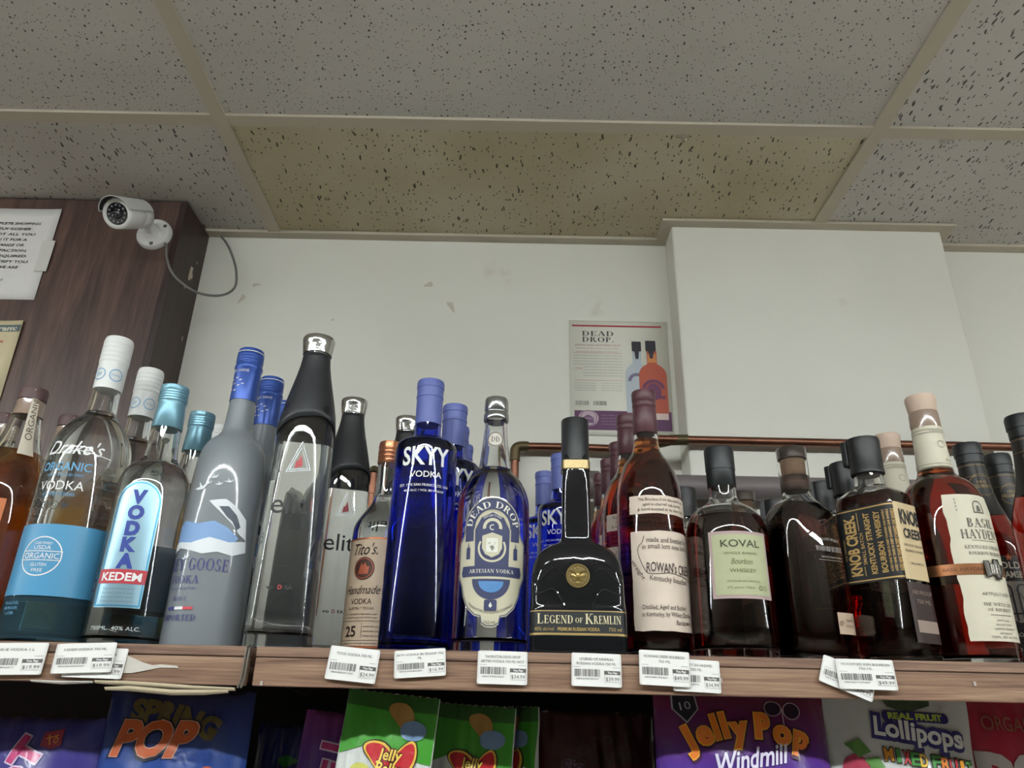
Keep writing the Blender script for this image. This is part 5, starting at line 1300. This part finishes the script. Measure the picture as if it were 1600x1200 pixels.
def jelly(x, y, rz, tilt, label, seed, w=.098, h=.256):
    B = Bag('jellybean_bag', x, y, w, h, .020, bag_mat('bean_white_%d' % seed, 'c9ccc9'), label, rz=rz, tilt=tilt, seed=seed)
    n = 12
    B.art('green_band', '3f8f2c', 1, lambda p: p.poly([(-w / 2 + .0005, -.0005), (w / 2 - .0005, -.0005)] + [(w / 2 - .0005 - (w - .001) * i / n, -.056 - .007 * cos(i / n * 5.5)) for i in range(n + 1)]))
    B.art('top_band', '2e5a26', 2, lambda p: p.poly([(-w / 2 + .0005, -.0005), (w / 2 - .0005, -.0005), (w / 2 - .0005, -.015), (0, -.0165), (-w / 2 + .0005, -.014)]))
    bean = lambda p, cx, cy, a, b, r: p.poly([(cx + (a * cos(t) * cos(r) - (b * sin(t) - .25 * b * cos(2 * t)) * sin(r)), cy + (a * cos(t) * sin(r) + (b * sin(t) - .25 * b * cos(2 * t)) * cos(r))) for t in [2 * pi * i / 22 for i in range(22)]])
    B.art('tan_bean', 'a77f45', 3, lambda p: bean(p, .013, -.021, .017, .010, -.75))
    B.art('blue_bean', '6b86a8', 4, lambda p: p.disc(.027, -.033, .0135, .0095))
    B.art('logo_edge', '2d1612', 3, lambda p: (bean(p, -.002, -.062, .0235, .0125, -.75), bean(p, .018, -.062, .0235, .0125, -2.3)))
    B.art('logo_rim', 'd7b545', 4, lambda p: (bean(p, -.002, -.062, .0222, .0113, -.75), bean(p, .018, -.062, .0222, .0113, -2.3)))
    B.art('logo_bean', 'b3202a', 5, lambda p: (bean(p, -.002, -.062, .0200, .0093, -.75), bean(p, .018, -.062, .0200, .0093, -2.3)))
    B.art('logo_lettering_edge', '4a1512', 6, lambda p: (p.text('Jelly', .008, -.0565, .0105, w=.025, bold=.09, shear=.15), p.text('Belly', .008, -.0690, .0105, w=.026, bold=.09, shear=.15)))
    B.art('logo_lettering', 'e0c45a', 7, lambda p: (p.text('Jelly', .008, -.0565, .0105, w=.025, bold=.02, shear=.15), p.text('Belly', .008, -.0690, .0105, w=.026, bold=.02, shear=.15)))
    B.art('yellow_bean', 'c2c060', 3, lambda p: p.disc(-.022, -.075, .011, .008))
jelly(-.143, .866, -2, 5, 'green and white jellybean bag in front with red heart-shaped logo', 5)
jelly(-.051, .922, -14, 3, 'green jellybean bag second from the left, turned away behind the front one', 6, h=.248)
jelly(.004, .964, -52, 0, 'green jellybean bag seen almost edge-on beside the dark gap', 7, h=.250)
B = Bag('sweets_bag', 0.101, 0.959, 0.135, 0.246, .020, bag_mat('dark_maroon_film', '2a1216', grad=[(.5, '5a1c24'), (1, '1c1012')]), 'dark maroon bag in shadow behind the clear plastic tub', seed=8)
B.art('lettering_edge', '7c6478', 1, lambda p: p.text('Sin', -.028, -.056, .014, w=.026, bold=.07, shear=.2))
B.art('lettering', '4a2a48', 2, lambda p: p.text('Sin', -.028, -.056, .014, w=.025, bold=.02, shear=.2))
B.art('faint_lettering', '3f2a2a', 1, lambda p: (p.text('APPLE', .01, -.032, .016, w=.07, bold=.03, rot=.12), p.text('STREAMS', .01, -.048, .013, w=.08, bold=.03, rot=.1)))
tb = empty('sweets_tub', (.100, .882, ZB + .0005)); tag(tb, 'clear plastic tub of pale and pink sweets with a milky lid', 'tub')
V, Fc = loft(chaikin([(0, .034, .026, 4), (.003, .036, .028, 4), (.165, .042, .033, 4), (.178, .0425, .0335, 4)], 1) + chaikin([(.178, .0415, .0325, 4), (.165, .041, .032, 4), (.004, .035, .027, 4), (.0015, .033, .025, 4)], 1), 40)
mobj('tub', V, Fc, glass('tub_plastic', (.93, .93, .95), .04, 1.4), tb, smooth=True)
V, Fc = loft([(.1785, .0435, .0345, 4), (.1795, .0445, .0355, 4), (.185, .0445, .0355, 4), (.1875, .042, .033, 4), (.188, .038, .029, 4)], 40); mobj('lid', V, Fc, mat('lid_plastic', 'b9b4bb', .25, trans=.5, coat=.4), tb, smooth=True)
for i in range(36):
    a = i * 2.4; r_ = .024 * sqrt(((i * 7) % 11) / 11)
    V, Fc = lathe([(-.007, .002), (-.005, .007), (0, .0085), (.005, .007), (.007, .002)], 10)
    mobj('wrapped_sweet', [(x + r_ * cos(a), y + r_ * .7 * sin(a), z + .012 + (i // 4) * .0168) for x, y, z in V], Fc, mat('sweet_pale', 'c4b2b6', .4) if i % 3 else mat('sweet_pink', 'b04a6a', .4), tb, smooth=True)
B = Bag('sweets_bag', 0.248, 0.884, 0.183, 0.275, .028, bag_mat('plum_film', '4d2160', grad=[(.72, '4a2a86'), (.84, '58205a'), (.97, '5a1c34')]), 'plum bag with curved orange and yellow letters and white script', rz=0, seed=9)
T0 = -.046
B.art('badge_edge', '9a9aa2', 1, lambda p: p.poly([(-.074, T0 + .037), (-.048, T0 + .037), (-.046, T0 + .022), (-.060, T0 + .008), (-.074, T0 + .022)]))
B.art('badge', '1f2028', 2, lambda p: p.poly([(-.0725, T0 + .0355), (-.0495, T0 + .0355), (-.0475, T0 + .022), (-.060, T0 + .010), (-.0725, T0 + .022)]))
B.art('badge_lettering', 'a3a3ab', 3, lambda p: p.text('10', -.0603, T0 + .0255, .008, w=.012, rot=.15))
B.art('bow', '231226', 2, lambda p: (p.disc(.034, T0 + .024, .009, .007), p.disc(.054, T0 + .022, .009, .008)))
B.art('bow_edge', 'a58a95', 3, lambda p: (p.arc(.034, T0 + .024, .0085, .0095, ky=.78), p.arc(.054, T0 + .022, .0085, .0095, ky=.9), p.rect(.0435, T0 + .004, .0445, T0 + .024)))
JP = [('J', -.062, -.006, .45), ('e', -.044, .001, .25), ('l', -.031, .006, .22), ('l', -.021, .008, .18), ('y', -.006, .006, .10), ('P', .020, .008, -.04), ('o', .041, .003, -.12), ('p', .061, -.002, -.25)]
def jp(b, h):
    def f(p):
        for c, x, y, r in JP: p.text(c, x, T0 + y, h if c not in 'eoyp' else h, bold=b, rot=r)
    return f
B.art('lettering_shadow', '3a1236', 2, lambda p: [p.text(c, x + .001, T0 + y - .0012, .0235, bold=.11, rot=r) for c, x, y, r in JP])
B.art('lettering_edge', 'd89a2c', 3, jp(.085, .0230))
B.art('lettering', 'd9752a', 4, jp(.045, .0228))
B.art('script', 'c9c3d6', 4, lambda p: p.text('Windmill', .003, T0 - .023, .019, w=.080, bold=.02, shear=.35, rot=.16))
B = Bag('sweets_bag', 0.410, 0.892, 0.156, 0.272, .026, bag_mat('pearl_film', 'b9bab8', grad=[(.55, '6f9a3a'), (.66, 'bcbdbb'), (1, 'aeb0ae')]), 'pearly white bag with mixed coloured letters over green', rz=-2, tilt=2, seed=10)
T0 = -.030
B.art('leafy_crest', '3a4a35', 1, lambda p: (p.poly([(-.018, T0 + .026), (.038, T0 + .026), (.036, T0 + .016), (.010, T0 + .008), (-.010, T0 + .013)]), ))
B.art('name_back', '2f2c66', 2, lambda p: (p.rrect(-.018, T0 - .001, .054, T0 + .009, .004), p.text('Lollipops', .018, T0 - .010, .019, w=.100, bold=.17, rot=-.10)))
B.art('name', 'd3d3d1', 3, lambda p: p.text('Lollipops', .018, T0 - .010, .0185, w=.094, bold=.03, rot=-.10))
B.art('upper_line', 'a3b545', 3, lambda p: p.text('REAL FRUIT', .018, T0 + .0045, .0062, w=.060, bold=.05))
cols = ['c9862c', '3f7f3a', 'b03038', '3f7f3a', 'cfa53a', '3f7f3a', 'c9702c', 'b03038', 'c9862c', '4a8f3a']
for i, (c, col_) in enumerate(zip('MIXEDFRUIT', cols)):
    x_ = -.018 + i * .0088 + (.006 if i > 4 else 0); y_ = T0 - .033 - i * .0010
    B.art('letter_edge', '26261f', 2, lambda p: p.text(c, x_, y_, .0125, bold=.10, w=.0105 if c != 'I' else .0052))
    B.art('letter', col_, 3, lambda p: p.text(c, x_, y_, .0122, bold=.03, w=.0088 if c != 'I' else .0036))
B.art('lower_line', '8b8f86', 2, lambda p: p.text('with natural', .006, T0 - .053, .010, w=.06, bold=.04))
B.art('fruit', '9c3348', 2, lambda p: (p.disc(-.052, T0 - .050, .013, .015), p.disc(-.038, T0 - .062, .011)))
B.art('leaf', '4d7a35', 3, lambda p: (p.poly([(-.062, T0 - .026), (-.046, T0 - .020), (-.036, T0 - .032), (-.050, T0 - .038)]), p.poly([(-.044, T0 - .040), (-.030, T0 - .036), (-.024, T0 - .046), (-.036, T0 - .050)])))
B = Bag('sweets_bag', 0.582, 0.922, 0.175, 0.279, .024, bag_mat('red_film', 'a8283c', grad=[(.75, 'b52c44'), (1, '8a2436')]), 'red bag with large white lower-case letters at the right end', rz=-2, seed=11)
B.art('upper_line', '8f5a4a', 1, lambda p: p.text('ORGANIC', -.022, -.036, .0150, w=.070, bold=.01, align='l' if False else 'c', rot=-.05))
B.art('lettering', 'c8c2c2', 1, lambda p: p.text('pops', -.072, -.073, .052, bold=.05, align='l', rot=-.04))
